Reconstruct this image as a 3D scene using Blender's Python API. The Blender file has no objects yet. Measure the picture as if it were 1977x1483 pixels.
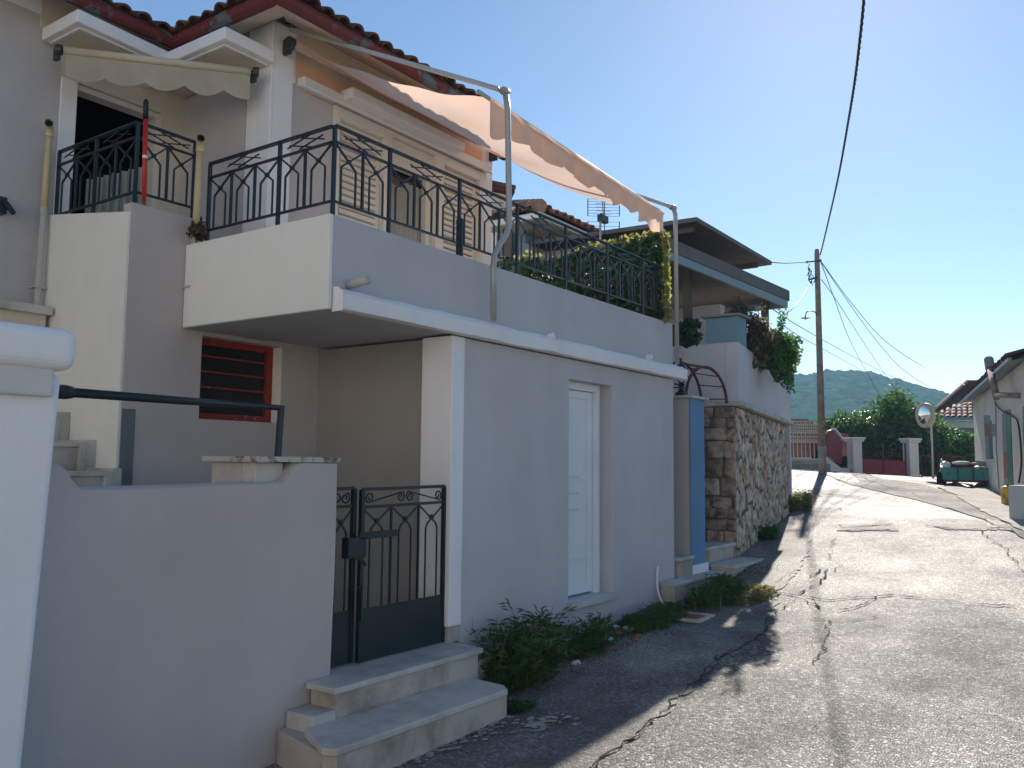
import bpy, math, random
import numpy as np
from mathutils import Vector, Matrix
R=math.radians; PI=math.pi
rng=np.random.default_rng(7); random.seed(7)
S=bpy.context.scene; C=S.collection
# ---------------- camera ----------------
FPX=1678.; YAW,PITCH,ROLL=R(35.15),R(5.28),R(.53)
fw=np.array([math.cos(YAW)*math.cos(PITCH),math.sin(YAW)*math.cos(PITCH),math.sin(PITCH)])
rt=np.array([math.sin(YAW),-math.cos(YAW),0.]); up=np.cross(rt,fw)
c_,s_=math.cos(ROLL),math.sin(ROLL); rt,up=c_*rt+s_*up,-s_*rt+c_*up
cd=bpy.data.cameras.new('camera'); cam=bpy.data.objects.new('camera',cd); C.objects.link(cam)
cam.matrix_world=Matrix(((rt[0],up[0],-fw[0],0),(rt[1],up[1],-fw[1],0),(rt[2],up[2],-fw[2],0),(0,0,0,1)))
cd.sensor_width=36; cd.lens=36*FPX/1977; cd.clip_start=.05; cd.clip_end=3000; S.camera=cam
S.render.resolution_x=1024; S.render.resolution_y=768
# ---------------- world + sun ----------------
SUN_EL,SUN_AZ=31.5,14.
W=bpy.data.worlds.new('World'); S.world=W; W.use_nodes=True
nt=W.node_tree; bg=nt.nodes['Background']; sk=nt.nodes.new('ShaderNodeTexSky')
sk.sky_type='NISHITA'; sk.sun_disc=False; sk.sun_elevation=R(SUN_EL); sk.sun_rotation=R(90-SUN_AZ)
sk.air_density=1.0; sk.dust_density=.12; sk.ozone_density=2.0
hs_=nt.nodes.new('ShaderNodeHueSaturation'); hs_.inputs['Saturation'].default_value=1.1
nt.links.new(sk.outputs[0],hs_.inputs['Color']); nt.links.new(hs_.outputs[0],bg.inputs[0]); bg.inputs[1].default_value=.056
sd=bpy.data.lights.new('sun','SUN'); sd.energy=3.9; sd.angle=R(.55); sd.color=(1,.91,.80)
so=bpy.data.objects.new('sun',sd); C.objects.link(so)
sv=Vector((math.cos(R(SUN_EL))*math.cos(R(SUN_AZ)),math.cos(R(SUN_EL))*math.sin(R(SUN_AZ)),math.sin(R(SUN_EL))))
so.rotation_euler=sv.to_track_quat('Z','Y').to_euler()
vs=S.view_settings; vs.view_transform='Standard'; vs.look='None'; vs.exposure=1.15; vs.gamma=1; vs.use_curve_mapping=False
S.render.engine='CYCLES'; S.cycles.max_bounces=8; S.cycles.transparent_max_bounces=12
# ---------------- measuring helpers: a sight line met with a real plane ----------------
def ray(u,v): return fw+rt*(u-988.5)/FPX-up*(v-741.5)/FPX
def PY(u,v,y): d=ray(u,v); return d*y/d[1]
def PX(u,v,x): d=ray(u,v); return d*x/d[0]
def PZ(u,v,z): d=ray(u,v); return d*z/d[2]
def PD(u,v,d): return ray(u,v)*d
# ---------------- mesh helpers ----------------
class MB:
    def __init__(s): s.v=[]; s.f=[]; s.m=[]
    def add(s,vs,fs,mi=0):
        n=len(s.v); s.v+= [tuple(map(float,p)) for p in vs]; s.f+=[tuple(i+n for i in f) for f in fs]; s.m+=[mi]*len(fs); return s
    def box(s,x0,y0,z0,x1,y1,z1,mi=0):
        v=[(x,y,z) for z in (z0,z1) for x,y in ((x0,y0),(x1,y0),(x1,y1),(x0,y1))]
        return s.add(v,[(3,2,1,0),(4,5,6,7),(0,1,5,4),(1,2,6,5),(2,3,7,6),(3,0,4,7)],mi)
    def prism(s,poly,z0,z1,mi=0):
        n=len(poly); z0=z0 if hasattr(z0,'__len__') else [z0]*n; z1=z1 if hasattr(z1,'__len__') else [z1]*n
        v=[(p[0],p[1],z0[i]) for i,p in enumerate(poly)]+[(p[0],p[1],z1[i]) for i,p in enumerate(poly)]
        f=[tuple(range(n-1,-1,-1)),tuple(range(n,2*n))]+[(i,(i+1)%n,(i+1)%n+n,i+n) for i in range(n)]
        return s.add(v,f,mi)
    def slab(s,a,b,c,d,nrm,t,mi=0):
        q=[np.array(p,float) for p in (a,b,c,d)]; n=np.array(nrm,float)*t
        v=q+[p+n for p in q]
        return s.add(v,[(3,2,1,0),(4,5,6,7),(0,1,5,4),(1,2,6,5),(2,3,7,6),(3,0,4,7)],mi)
    def bar(s,p,q,w,h=None,upv=(0,0,1),mi=0):
        h=w if h is None else h; p=np.array(p,float); q=np.array(q,float); d=q-p; d/=np.linalg.norm(d)+1e-9
        u=np.cross(d,upv); 
        if np.linalg.norm(u)<1e-3: u=np.cross(d,(1,0,0))
        u/=np.linalg.norm(u); k=np.cross(u,d); v=[]
        for e in (p,q):
            for a,b in ((-1,-1),(1,-1),(1,1),(-1,1)): v.append(e+u*a*w/2+k*b*h/2)
        return s.add(v,[(3,2,1,0),(4,5,6,7),(0,1,5,4),(1,2,6,5),(2,3,7,6),(3,0,4,7)],mi)
    def tube(s,pts,r,n=8,mi=0,cap=True):
        pts=[np.array(p,float) for p in pts]; m=len(pts); rs=r if hasattr(r,'__len__') else [r]*m
        v=[]; ref=None
        for i,p in enumerate(pts):
            d=pts[min(i+1,m-1)]-pts[max(i-1,0)]; d/=np.linalg.norm(d)+1e-9
            if ref is None:
                ref=np.cross(d,(0,0,1)); 
                if np.linalg.norm(ref)<1e-2: ref=np.cross(d,(0,1,0))
            ref=ref-d*(ref@d); ref/=np.linalg.norm(ref)+1e-9; k=np.cross(d,ref)
            for j in range(n):
                a=2*PI*j/n; v.append(p+rs[i]*(ref*math.cos(a)+k*math.sin(a)))
        f=[(i*n+j,i*n+(j+1)%n,(i+1)*n+(j+1)%n,(i+1)*n+j) for i in range(m-1) for j in range(n)]
        if cap: f+=[tuple(range(n-1,-1,-1)),tuple(range((m-1)*n,m*n))]
        return s.add(v,f,mi)
    def lathe(s,prof,c,n=16,mi=0,ax=None):
        c=np.array(c,float)
        if ax is None: e1,e2,e3=np.eye(3)
        else:
            e3=np.array(ax,float)/np.linalg.norm(ax); e1=np.cross(e3,(0,0,1)); e1/=np.linalg.norm(e1)+1e-9; e2=np.cross(e3,e1)
        v=[c+e3*z+r*(e1*math.cos(2*PI*j/n)+e2*math.sin(2*PI*j/n)) for r,z in prof for j in range(n)]; m=len(prof)
        f=[(i*n+j,i*n+(j+1)%n,(i+1)*n+(j+1)%n,(i+1)*n+j) for i in range(m-1) for j in range(n)]
        f+=[tuple(range(n-1,-1,-1)),tuple(range((m-1)*n,m*n))]
        return s.add(v,f,mi)
    def holed(s,x0,x1,z0,z1,h,y0,y1):
        hx0,hx1,hz0,hz1=h; xs=[x0,hx0,hx1,x1]; zs=[z0,hz0,hz1,z1]; v=[(x,y,z) for y in (y0,y1) for z in zs for x in xs]; f=[]
        for j in range(3):
            for i in range(3):
                if i==1 and j==1: continue
                a=j*4+i; f+=[(a,a+1,a+5,a+4),(16+a,16+a+4,16+a+5,16+a+1)]
        q=lambda i,j:j*4+i
        for (a,b) in ((q(1,1),q(2,1)),(q(2,1),q(2,2)),(q(2,2),q(1,2)),(q(1,2),q(1,1))): f.append((a,b,16+b,16+a))
        per=[q(0,0),q(1,0),q(2,0),q(3,0),q(3,1),q(3,2),q(3,3),q(2,3),q(1,3),q(0,3),q(0,2),q(0,1)]
        for k in range(12): a,b=per[k],per[(k+1)%12]; f.append((b,a,16+a,16+b))
        return s.add(v,f)
    def build(s,name,mat,parent=None,bevel=0,smooth=False,seg=2,label=None):
        off=np.zeros(3); p=parent
        while p is not None: off+=np.array(p.location); p=p.parent
        me=bpy.data.meshes.new(name); me.from_pydata((np.array(s.v).reshape(-1,3)-off).tolist(),[],s.f)
        for mm in (mat if isinstance(mat,(list,tuple)) else [mat]): me.materials.append(mm)
        if any(s.m): me.polygons.foreach_set('material_index',s.m)
        if smooth: me.polygons.foreach_set('use_smooth',[True]*len(s.f))
        me.update(); o=bpy.data.objects.new(name,me); C.objects.link(o); o.parent=parent
        if bevel:
            b=o.modifiers.new('bevel','BEVEL'); b.width=bevel; b.segments=seg; b.limit_method='ANGLE'; b.angle_limit=R(35); b.harden_normals=False
        if label: o['label']=label
        return o
def tag(o,label=None,cat=None,group=None,kind=None):
    if label: o['label']=label
    if cat: o['category']=cat
    if group: o['group']=group
    if kind: o['kind']=kind
    return o
def thing(name,loc,label,cat,group=None):
    o=bpy.data.objects.new(name,None); C.objects.link(o); o.location=tuple(map(float,loc)); o.empty_display_size=.2
    return tag(o,label,cat,group)
def copy_tree(o,parent=None):
    kids=[k for k in bpy.data.objects if k.parent==o]
    c=o.copy(); C.objects.link(c); c.parent=parent
    for k in kids: copy_tree(k,c)
    return c
# ---------------- materials ----------------
def mat(name,col,rough=.8,spec=.4,metal=0,bump=0,bscale=60,var=0,vscale=3,col2=None,thr=None,trans=0,detail=6,coord='Object',bdist=.004):
    m=bpy.data.materials.new(name); m.use_nodes=True; t=m.node_tree; N=t.nodes; Lk=t.links
    b=N['Principled BSDF']; b.inputs['Base Color'].default_value=(*col,1); b.inputs['Roughness'].default_value=rough
    b.inputs['Metallic'].default_value=metal; b.inputs['Specular IOR Level'].default_value=spec
    tc=N.new('ShaderNodeTexCoord'); co=tc.outputs[coord]
    if var or col2:
        n=N.new('ShaderNodeTexNoise'); n.inputs['Scale'].default_value=vscale; n.inputs['Detail'].default_value=detail; n.inputs['Roughness'].default_value=.6
        Lk.new(co,n.inputs['Vector']); r=N.new('ShaderNodeValToRGB'); Lk.new(n.outputs['Fac'],r.inputs[0])
        c0=col2 if col2 else tuple(max(0,x*(1-var)) for x in col); c1=col if col2 else tuple(min(1,x*(1+var)) for x in col)
        lo,hi=thr if thr else (.3,.7)
        r.color_ramp.elements[0].position=lo; r.color_ramp.elements[1].position=hi
        r.color_ramp.elements[0].color=(*c0,1); r.color_ramp.elements[1].color=(*c1,1)
        Lk.new(r.outputs[0],b.inputs['Base Color'])
    if bump:
        n2=N.new('ShaderNodeTexNoise'); n2.inputs['Scale'].default_value=bscale; n2.inputs['Detail'].default_value=5
        Lk.new(co,n2.inputs['Vector']); bp=N.new('ShaderNodeBump'); bp.inputs['Strength'].default_value=bump; bp.inputs['Distance'].default_value=bdist
        Lk.new(n2.outputs['Fac'],bp.inputs['Height']); Lk.new(bp.outputs[0],b.inputs['Normal'])
    if trans:
        tr=N.new('ShaderNodeBsdfTranslucent'); src=b.inputs['Base Color']
        if src.links: Lk.new(src.links[0].from_socket,tr.inputs[0])
        else: tr.inputs[0].default_value=(*col,1)
        mx=N.new('ShaderNodeMixShader'); mx.inputs[0].default_value=trans; out=N['Material Output']
        Lk.new(b.outputs[0],mx.inputs[1]); Lk.new(tr.outputs[0],mx.inputs[2]); Lk.new(mx.outputs[0],out.inputs[0])
    return m
def stucco(name,col,var=.07,dirt=None):
    m=mat(name,col,rough=.92,spec=.2,bump=.35,bscale=45,var=var,vscale=1.1,detail=8,bdist=.006)
    N=m.node_tree.nodes; Lk=m.node_tree.links; b=N['Principled BSDF']
    # fine trowel relief over a broad uneven one
    tc=N['Texture Coordinate']; n=N.new('ShaderNodeTexNoise'); n.inputs['Scale'].default_value=3.2; n.inputs['Detail'].default_value=3
    Lk.new(tc.outputs['Object'],n.inputs['Vector']); bp=N.new('ShaderNodeBump'); bp.inputs['Strength'].default_value=.5; bp.inputs['Distance'].default_value=.03
    Lk.new(n.outputs['Fac'],bp.inputs['Height']); Lk.new(b.inputs['Normal'].links[0].from_socket,bp.inputs['Normal']); Lk.new(bp.outputs[0],b.inputs['Normal'])
    ms=N.new('ShaderNodeMapping'); ms.inputs['Scale'].default_value=(3.2,3.2,.55); Lk.new(tc.outputs['Object'],ms.inputs[0]); ns=N.new('ShaderNodeTexNoise'); ns.inputs['Scale'].default_value=1; ns.inputs['Detail'].default_value=7; ns.inputs['Roughness'].default_value=.65; Lk.new(ms.outputs[0],ns.inputs['Vector'])
    rs=N.new('ShaderNodeValToRGB'); rs.color_ramp.elements[0].position=.3; rs.color_ramp.elements[1].position=.62; rs.color_ramp.elements[0].color=(.955,.95,.945,1); rs.color_ramp.elements[1].color=(1,1,1,1); Lk.new(ns.outputs['Fac'],rs.inputs[0])
    mm=N.new('ShaderNodeMix'); mm.data_type='RGBA'; mm.blend_type='MULTIPLY'; mm.inputs[0].default_value=1; Lk.new(b.inputs['Base Color'].links[0].from_socket,mm.inputs[6]); Lk.new(rs.outputs[0],mm.inputs[7]); Lk.new(mm.outputs[2],b.inputs['Base Color'])
    if dirt:  # splash-back grime with its own ragged height above the ground: (colour, z where it ends)
        dc,z1=dirt; src=b.inputs['Base Color'].links[0].from_socket
        sp=N.new('ShaderNodeSeparateXYZ'); g=N.new('ShaderNodeNewGeometry'); Lk.new(g.outputs['Position'],sp.inputs[0])
        n3=N.new('ShaderNodeTexNoise'); n3.inputs['Scale'].default_value=5; n3.inputs['Detail'].default_value=8; Lk.new(tc.outputs['Object'],n3.inputs['Vector'])
        a=N.new('ShaderNodeMath'); a.operation='MULTIPLY_ADD'; a.inputs[1].default_value=.45; Lk.new(n3.outputs['Fac'],a.inputs[0]); Lk.new(sp.outputs[2],a.inputs[2])
        mr=N.new('ShaderNodeMapRange'); mr.inputs[1].default_value=z1+.1; mr.inputs[2].default_value=z1+.35; mr.inputs[3].default_value=.55; mr.inputs[4].default_value=0
        Lk.new(a.outputs[0],mr.inputs[0]); mx=N.new('ShaderNodeMix'); mx.data_type='RGBA'; Lk.new(mr.outputs[0],mx.inputs[0]); Lk.new(src,mx.inputs[6]); mx.inputs[7].default_value=(*dc,1)
        Lk.new(mx.outputs[2],b.inputs['Base Color'])
    return m
M={}
M['grey']=stucco('grey_stucco',(.58,.55,.565),.07,((.20,.18,.16),-1.75))
M['greywarm']=stucco('warm_grey_stucco',(.57,.50,.475),.08,((.30,.25,.21),-1.75))
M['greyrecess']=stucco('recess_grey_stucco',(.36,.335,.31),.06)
M['grey2']=stucco('grey_stucco_upper',(.56,.52,.52),.07)
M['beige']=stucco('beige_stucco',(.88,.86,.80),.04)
M['white']=stucco('white_stucco',(.90,.88,.89),.05)
M['whiteold']=stucco('old_whitewash',(.66,.65,.64),.10)
M['soffit']=stucco('soffit_plaster',(.74,.64,.52),.08)
M['orange']=stucco('orange_stucco',(.90,.56,.36),.06)
M['pink']=stucco('pink_stucco',(.52,.47,.45),.05,((.24,.2,.18),-1.1))
M['bluepaint']=stucco('blue_stucco',(.16,.29,.46),.08)
M['paleblue']=stucco('pale_blue_stucco',(.22,.36,.42),.06)
M['terracewhite']=stucco('terrace_stucco',(.68,.66,.67),.04)
M['apron']=mat('apron_concrete',(.30,.27,.235),.92,.2,bump=1,bscale=55,col2=(.17,.155,.14),thr=(.35,.62),vscale=3.5,detail=12,bdist=.010)
M['concrete']=mat('concrete',(.42,.40,.36),.9,.2,bump=.6,bscale=40,col2=(.26,.245,.22),thr=(.35,.65),vscale=2.5,detail=10,bdist=.008)
M['marble']=mat('marble',(.62,.58,.53),.65,.3,bump=.35,bscale=30,col2=(.40,.36,.31),thr=(.3,.6),vscale=3.5,detail=10)
M['marbledirty']=mat('dirty_marble',(.56,.53,.46),.8,.3,bump=.6,bscale=30,col2=(.16,.14,.10),thr=(.36,.5),vscale=14,detail=10)
M['riser']=mat('riser_stone',(.56,.49,.43),.85,.2,bump=.6,bscale=25,col2=(.27,.22,.18),thr=(.3,.56),vscale=3,detail=12)
M['iron']=mat('black_iron',(.012,.02,.028),.38,.5,bump=.3,bscale=90,bdist=.001)
M['gatesheet']=mat('black_iron_sheet',(.012,.026,.032),.35,.5,bump=.5,bscale=7,var=.4,vscale=4,bdist=.004)
M['pvc']=mat('beige_pvc',(.72,.58,.34),.45,.4,col2=(.64,.50,.28),vscale=6)
M['pvcpale']=mat('painted_pvc',(.50,.485,.45),.6,.3,bump=.2,bscale=30)
M['redpaint']=mat('red_peeling_paint',(.30,.035,.03),.55,.4,bump=.4,bscale=40,col2=(.36,.30,.25),thr=(.34,.37),vscale=16)
M['gutter']=mat('gutter_peeling_red',(.17,.035,.032),.6,.3,bump=.4,bscale=20,col2=(.13,.16,.165),thr=(.44,.47),vscale=3.2,detail=8)
M['tile']=mat('clay_tile',(.19,.085,.06),.85,.2,bump=.5,bscale=30,col2=(.06,.045,.04),thr=(.35,.65),vscale=5,detail=8)
M['tilelight']=mat('clay_tile_pale',(.42,.24,.17),.8,.3,bump=.4,bscale=30,col2=(.25,.12,.09),thr=(.3,.65),vscale=6,detail=8)
M['plasticwhite']=mat('white_plastic',(.78,.77,.76),.35,.5,bump=.1,bscale=10)
M['doorwhite']=mat('white_door_panel',(.80,.82,.84),.4,.4,var=.04,vscale=3,bump=.1,bscale=12)
M['slat']=mat('cream_shutter',(.74,.69,.62),.45,.4,var=.03)
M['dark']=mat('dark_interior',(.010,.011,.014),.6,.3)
M['glass']=mat('dark_glass',(.02,.025,.03),.08,.5)
M['curtain']=mat('pale_curtain',(.52,.52,.46),.9,.1,var=.08,vscale=8,trans=.3)
M['awning']=mat('peach_awning_cloth',(.93,.66,.52),.9,.1,col2=(.84,.68,.60),thr=(.35,.62),vscale=1.6,bump=.2,bscale=14,trans=.55,detail=4)
M['cream']=mat('cream_canvas',(.62,.54,.42),.9,.1,col2=(.50,.43,.34),vscale=5,bump=.2,bscale=20,trans=.25)
M['creammetal']=mat('cream_metal',(.60,.52,.38),.5,.4,col2=(.36,.29,.2),thr=(.3,.45),vscale=9)
M['alu']=mat('dull_galvanised_steel',(.45,.44,.42),.45,.5,metal=.35,bump=.2,bscale=30,var=.1)
M['darkmetal']=mat('dark_bracket_metal',(.06,.065,.07),.5,.5,metal=.5)
M['red']=mat('red_plastic',(.55,.02,.015),.35,.5)
M['black']=mat('black_plastic',(.01,.01,.012),.4,.5)
M['wood']=mat('weathered_pole_wood',(.38,.31,.27),.9,.2,bump=.6,bscale=12,col2=(.20,.16,.14),vscale=6,detail=10)
M['brown']=mat('dark_brown_timber',(.13,.11,.095),.8,.2,var=.2,bump=.3,bscale=15)
M['darkroof']=mat('dark_roof_sheet',(.16,.145,.14),.75,.3,var=.15,bump=.3,bscale=8)
M['fascia']=mat('grey_blue_fascia',(.22,.27,.30),.5,.4,var=.06)
M['rust']=mat('rust_red_paint',(.13,.035,.04),.7,.3,bump=.4,bscale=30,var=.3,vscale=8)
M['crimson']=mat('crimson_sheet',(.22,.035,.055),.6,.3,bump=.2,bscale=10,var=.12,vscale=3)
M['teal']=mat('teal_cart_paint',(.07,.28,.25),.55,.4,bump=.3,bscale=20,col2=(.10,.16,.14),thr=(.33,.42),vscale=7)
M['darkgreen']=mat('dark_green_paint',(.015,.10,.075),.5,.4,var=.2)
M['yellow']=mat('yellow_plastic',(.62,.42,.04),.5,.4,col2=(.35,.16,.04),thr=(.35,.5),vscale=7)
M['rubber']=mat('tyre_rubber',(.02,.02,.02),.85,.2)
M['cable']=mat('cable_black',(.025,.027,.03),.6,.3)
M['cream_fence']=mat('cream_iron_fence',(.55,.49,.38),.5,.4,var=.08)
M['greenwall']=stucco('pale_green_stucco',(.17,.29,.19),.05)
M['rightwall']=stucco('right_house_plaster',(.64,.57,.49),.10,((.30,.26,.22),-.7))
M['patch']=stucco('bare_render_patch',(.28,.25,.25),.1)
M['brick']=mat('bare_brick',(.32,.13,.08),.9,.2,var=.2,bump=.5)
M['mirror']=mat('mirror_glass',(.85,.88,.9),.03,.5,metal=1)
M['lampglass']=mat('lamp_glass',(.5,.55,.55),.15,.5)
def leafmat(name,c1,c2,trans=.4,rough=.45):
    m=mat(name,c1,rough,.45,trans=trans); N=m.node_tree.nodes; Lk=m.node_tree.links
    g=N.new('ShaderNodeNewGeometry'); r=N.new('ShaderNodeValToRGB'); r.color_ramp.elements[0].color=(*c1,1); r.color_ramp.elements[1].color=(*c2,1)
    Lk.new(g.outputs['Random Per Island'],r.inputs[0]); Lk.new(r.outputs[0],N['Principled BSDF'].inputs['Base Color']); Lk.new(r.outputs[0],N['Translucent BSDF'].inputs[0])
    return m
M['ivy']=leafmat('ivy_leaf',(.018,.06,.03),(.06,.13,.05),.3)
M['ivyyellow']=leafmat('ivy_leaf_yellow',(.22,.26,.06),(.42,.40,.12),.5)
M['weed']=leafmat('weed_leaf',(.03,.09,.025),(.10,.19,.06),.4)
M['dryweed']=leafmat('dry_grass_leaf',(.16,.17,.07),(.34,.30,.15),.4)
M['citrus']=leafmat('citrus_leaf',(.03,.10,.03),(.15,.27,.07),.42,.35)
M['bush']=leafmat('bush_leaf',(.04,.13,.04),(.16,.30,.08),.45)
M['purple']=leafmat('purple_bush_leaf',(.07,.10,.06),(.26,.19,.12),.45)
M['trunk']=mat('bark',(.09,.07,.05),.9,.2,bump=.6,bscale=20,var=.2)
M['fruit']=mat('orange_fruit',(.75,.32,.03),.5,.4)
M['hill']=None
# asphalt: pale worn binder with dark and light chippings, patches, tyre-polished tracks, cracks
def asphalt(name,base=.15,cracks=True,st_=(.2,.7,1.5,4.2)):
    m=bpy.data.materials.new(name); m.use_nodes=True; t=m.node_tree; N=t.nodes; Lk=t.links; b=N['Principled BSDF']
    g=N.new('ShaderNodeNewGeometry'); P=g.outputs['Position']
    def vor(sc,feat='F1'):
        v=N.new('ShaderNodeTexVoronoi'); v.inputs['Scale'].default_value=sc; v.feature=feat; return v
    def noi(sc,d=5,r=.6):
        n=N.new('ShaderNodeTexNoise'); n.inputs['Scale'].default_value=sc; n.inputs['Detail'].default_value=d; n.inputs['Roughness'].default_value=r; Lk.new(P,n.inputs['Vector']); return n
    def ramp(src,*st):
        r=N.new('ShaderNodeValToRGB'); Lk.new(src,r.inputs[0]); e=r.color_ramp.elements
        while len(e)<len(st): e.new(.5)
        for i,(p,c) in enumerate(st): e[i].position=p; e[i].color=(c,c,c,1) if not hasattr(c,'__len__') else (*c,1)
        return r.outputs[0]
    def mul(a,bb,f=1,mode='MULTIPLY'):
        x=N.new('ShaderNodeMix'); x.data_type='RGBA'; x.blend_type=mode; x.inputs[0].default_value=f; Lk.new(a,x.inputs[6]); Lk.new(bb,x.inputs[7]); return x.outputs[2]
    v1=vor(60); Lk.new(P,v1.inputs['Vector'])
    chip=ramp(v1.outputs['Color'],(0,base*st_[0]),(.4,base*st_[1]),(.72,base*st_[2]),(1,base*st_[3]))
    big=noi(.55,9,.65); patch=ramp(big.outputs['Fac'],(.35,(.68,.65,.62)),(.5,(1,.97,.93)),(.66,(1.28,1.21,1.10)))
    col=mul(chip,patch)
    st=noi(2.2,8,.7); col=mul(col,ramp(st.outputs['Fac'],(.3,.8),(.6,1.08)))
    v2=vor(60,'DISTANCE_TO_EDGE'); Lk.new(P,v2.inputs['Vector'])
    hgt=ramp(v2.outputs['Distance'],(0,0),(.22,1))
    n4=noi(28,4)
    if cracks:
        wn=noi(1.4,6); ad=N.new('ShaderNodeVectorMath'); ad.operation='MULTIPLY_ADD'; Lk.new(wn.outputs['Color'],ad.inputs[0]); ad.inputs[1].default_value=(1.2,1.2,0); Lk.new(P,ad.inputs[2])
        v3=vor(.55,'DISTANCE_TO_EDGE'); Lk.new(ad.outputs[0],v3.inputs['Vector'])
        lim=noi(.9,3); mk=ramp(lim.outputs['Fac'],(.46,1),(.56,0))
        ck=ramp(v3.outputs['Distance'],(.006,.3),(.018,1)); ck2=mul(ck,mk,1,'LIGHTEN'); col=mul(col,ck2)
    Lk.new(col,b.inputs['Base Color'])
    rr=ramp(big.outputs['Fac'],(.3,.72),(.7,.52)); Lk.new(rr,b.inputs['Roughness']); b.inputs['Specular IOR Level'].default_value=.14
    bp=N.new('ShaderNodeBump'); bp.inputs['Strength'].default_value=.9; bp.inputs['Distance'].default_value=.006; Lk.new(hgt,bp.inputs['Height'])
    bp2=N.new('ShaderNodeBump'); bp2.inputs['Strength'].default_value=.4; bp2.inputs['Distance'].default_value=.02; Lk.new(n4.outputs['Fac'],bp2.inputs['Height']); Lk.new(bp.outputs[0],bp2.inputs['Normal'])
    Lk.new(bp2.outputs[0],b.inputs['Normal'])
    return m
M['asphalt']=asphalt('worn_asphalt',.165)
APRON=asphalt('apron_concrete_worn',.25,False,(.6,.85,1.12,1.7)); APRON.node_tree.nodes['Principled BSDF'].inputs['Specular IOR Level'].default_value=.1
TAR=asphalt('trench_fill',.075,False); TAR.node_tree.nodes['Principled BSDF'].inputs['Specular IOR Level'].default_value=.12
VERGE=asphalt('verge_gravel',.06,False); VERGE.node_tree.nodes['Principled BSDF'].inputs['Specular IOR Level'].default_value=.05
M['crack']=mat('crack_dirt',(.075,.068,.058),1,.02,bump=.5)
M['tar']=mat('trench_patch',(.15,.14,.13),1,.02,bump=.8,bscale=60,var=.3,vscale=12)
M['earth']=mat('dry_ground',(.24,.20,.14),.95,.1,bump=.6,bscale=6,col2=(.12,.13,.06),thr=(.4,.6),vscale=.3,detail=10)
# =====================================================================
# GROUND
# =====================================================================
_px=[-40,2.5,5.3,8.6,10.7,14,24,34,60,400]; _pz=[-1.72,-1.70,-1.62,-1.42,-1.17,-.80,-.50,-.32,-.3,-.3]
_pts=np.array([(22.6,6.28,-.04),(26.1,7.8,.12),(25,9.5,.15),(22,8,.0),(28.42,6.77,-.20),(29.4,5.4,-.34),(26.4,4.4,-.48),(23.5,3.2,-.52),(22.6,2.8,-.54),(18,2,-.68),(18,4.5,-.5),
   (14,1.2,-.76),(11,1,-1.05),(11,4,-1.13),(14,4.4,-.8),(8,3,-1.45),(6,1,-1.6),(17,6.5,-.35),(33,6,-.3),(16,0,-.7),(24,0,-.5),(14,8,-.6),(10,8,-1.1)])
_bz=np.interp(_pts[:,0],_px,_pz); _rs=_pts[:,2]-_bz
def gz(x,y):
    x=np.asarray(x,float); y=np.asarray(y,float); b=np.interp(x,_px,_pz)
    d=(x[...,None]-_pts[:,0])**2+(y[...,None]-_pts[:,1])**2; w=np.exp(-d/(2*2.6**2))+1e-9
    r=(w*_rs).sum(-1)/(w.sum(-1)+.08); return b+r
def G(x,y): return float(gz(np.array([x]),np.array([y]))[0])
def grid_mesh(name,xs,ys,dz,m,kind='structure',rough=0,mask=None):
    X,Y=np.meshgrid(xs,ys,indexing='ij'); Z=gz(X,Y)+dz
    if rough: Z+=rng.normal(0,rough,Z.shape)
    nx,ny=len(xs),len(ys); v=np.stack([X,Y,Z],-1).reshape(-1,3); i,j=np.meshgrid(range(nx-1),range(ny-1),indexing='ij'); a=(i*ny+j).ravel()
    f=np.stack([a,a+ny,a+ny+1,a+1],-1)
    if mask is not None: f=f[mask((X[:-1,:-1]+X[1:,1:])/2,(Y[:-1,:-1]+Y[1:,1:])/2).ravel()]
    me=bpy.data.meshes.new(name); me.from_pydata(v.tolist(),[],f.tolist()); me.materials.append(m); me.polygons.foreach_set('use_smooth',[True]*len(f)); me.update()
    o=bpy.data.objects.new(name,me); C.objects.link(o); o['kind']=kind; return o
far=np.concatenate([np.linspace(-560,-40,10),np.linspace(-36,44,81),np.linspace(60,560,16)])
farx=np.concatenate([np.linspace(-560,-40,10),np.linspace(-36,60,97),np.linspace(70,620,20)])
grid_mesh('ground',farx,far,-.05,M['earth'])
grid_mesh('road',np.linspace(-8,40,241),np.linspace(-14,14,141),0,M['asphalt'])
def ribbon(name,left,right,dz,m,n=14,parent=None,kind='structure',obj=None):
    """a sheet between two polylines (x,y), draped on the ground"""
    mb=obj or MB(); L=[np.array(p,float) for p in left]; Q=[np.array(p,float) for p in right]; k=6
    pts=[]
    for i in range(len(L)):
        row=[L[i]+(Q[i]-L[i])*t/k for t in range(k+1)]; pts.append([(p[0],p[1],G(p[0],p[1])+dz) for p in row])
    v=[p for r_ in pts for p in r_]; f=[(i*(k+1)+j,(i+1)*(k+1)+j,(i+1)*(k+1)+j+1,i*(k+1)+j+1) for i in range(len(L)-1) for j in range(k)]
    mb.add(v,f)
    if obj: return mb
    o=mb.build(name,m,smooth=True); o['kind']=kind; return o
def gpt(u,v):
    d=ray(u,v); lo,hi=1.,60.
    f=lambda t:d[2]*t-G(d[0]*t,d[1]*t)
    ts=np.linspace(2,60,400); vals=[f(t) for t in ts]; 
    for i in range(len(ts)-1):
        if vals[i]>0>=vals[i+1]:
            lo,hi=ts[i],ts[i+1]; break
    for _ in range(30):
        mid=(lo+hi)/2
        if f(mid)>0: lo=mid
        else: hi=mid
    return d[:2]*lo
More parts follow.
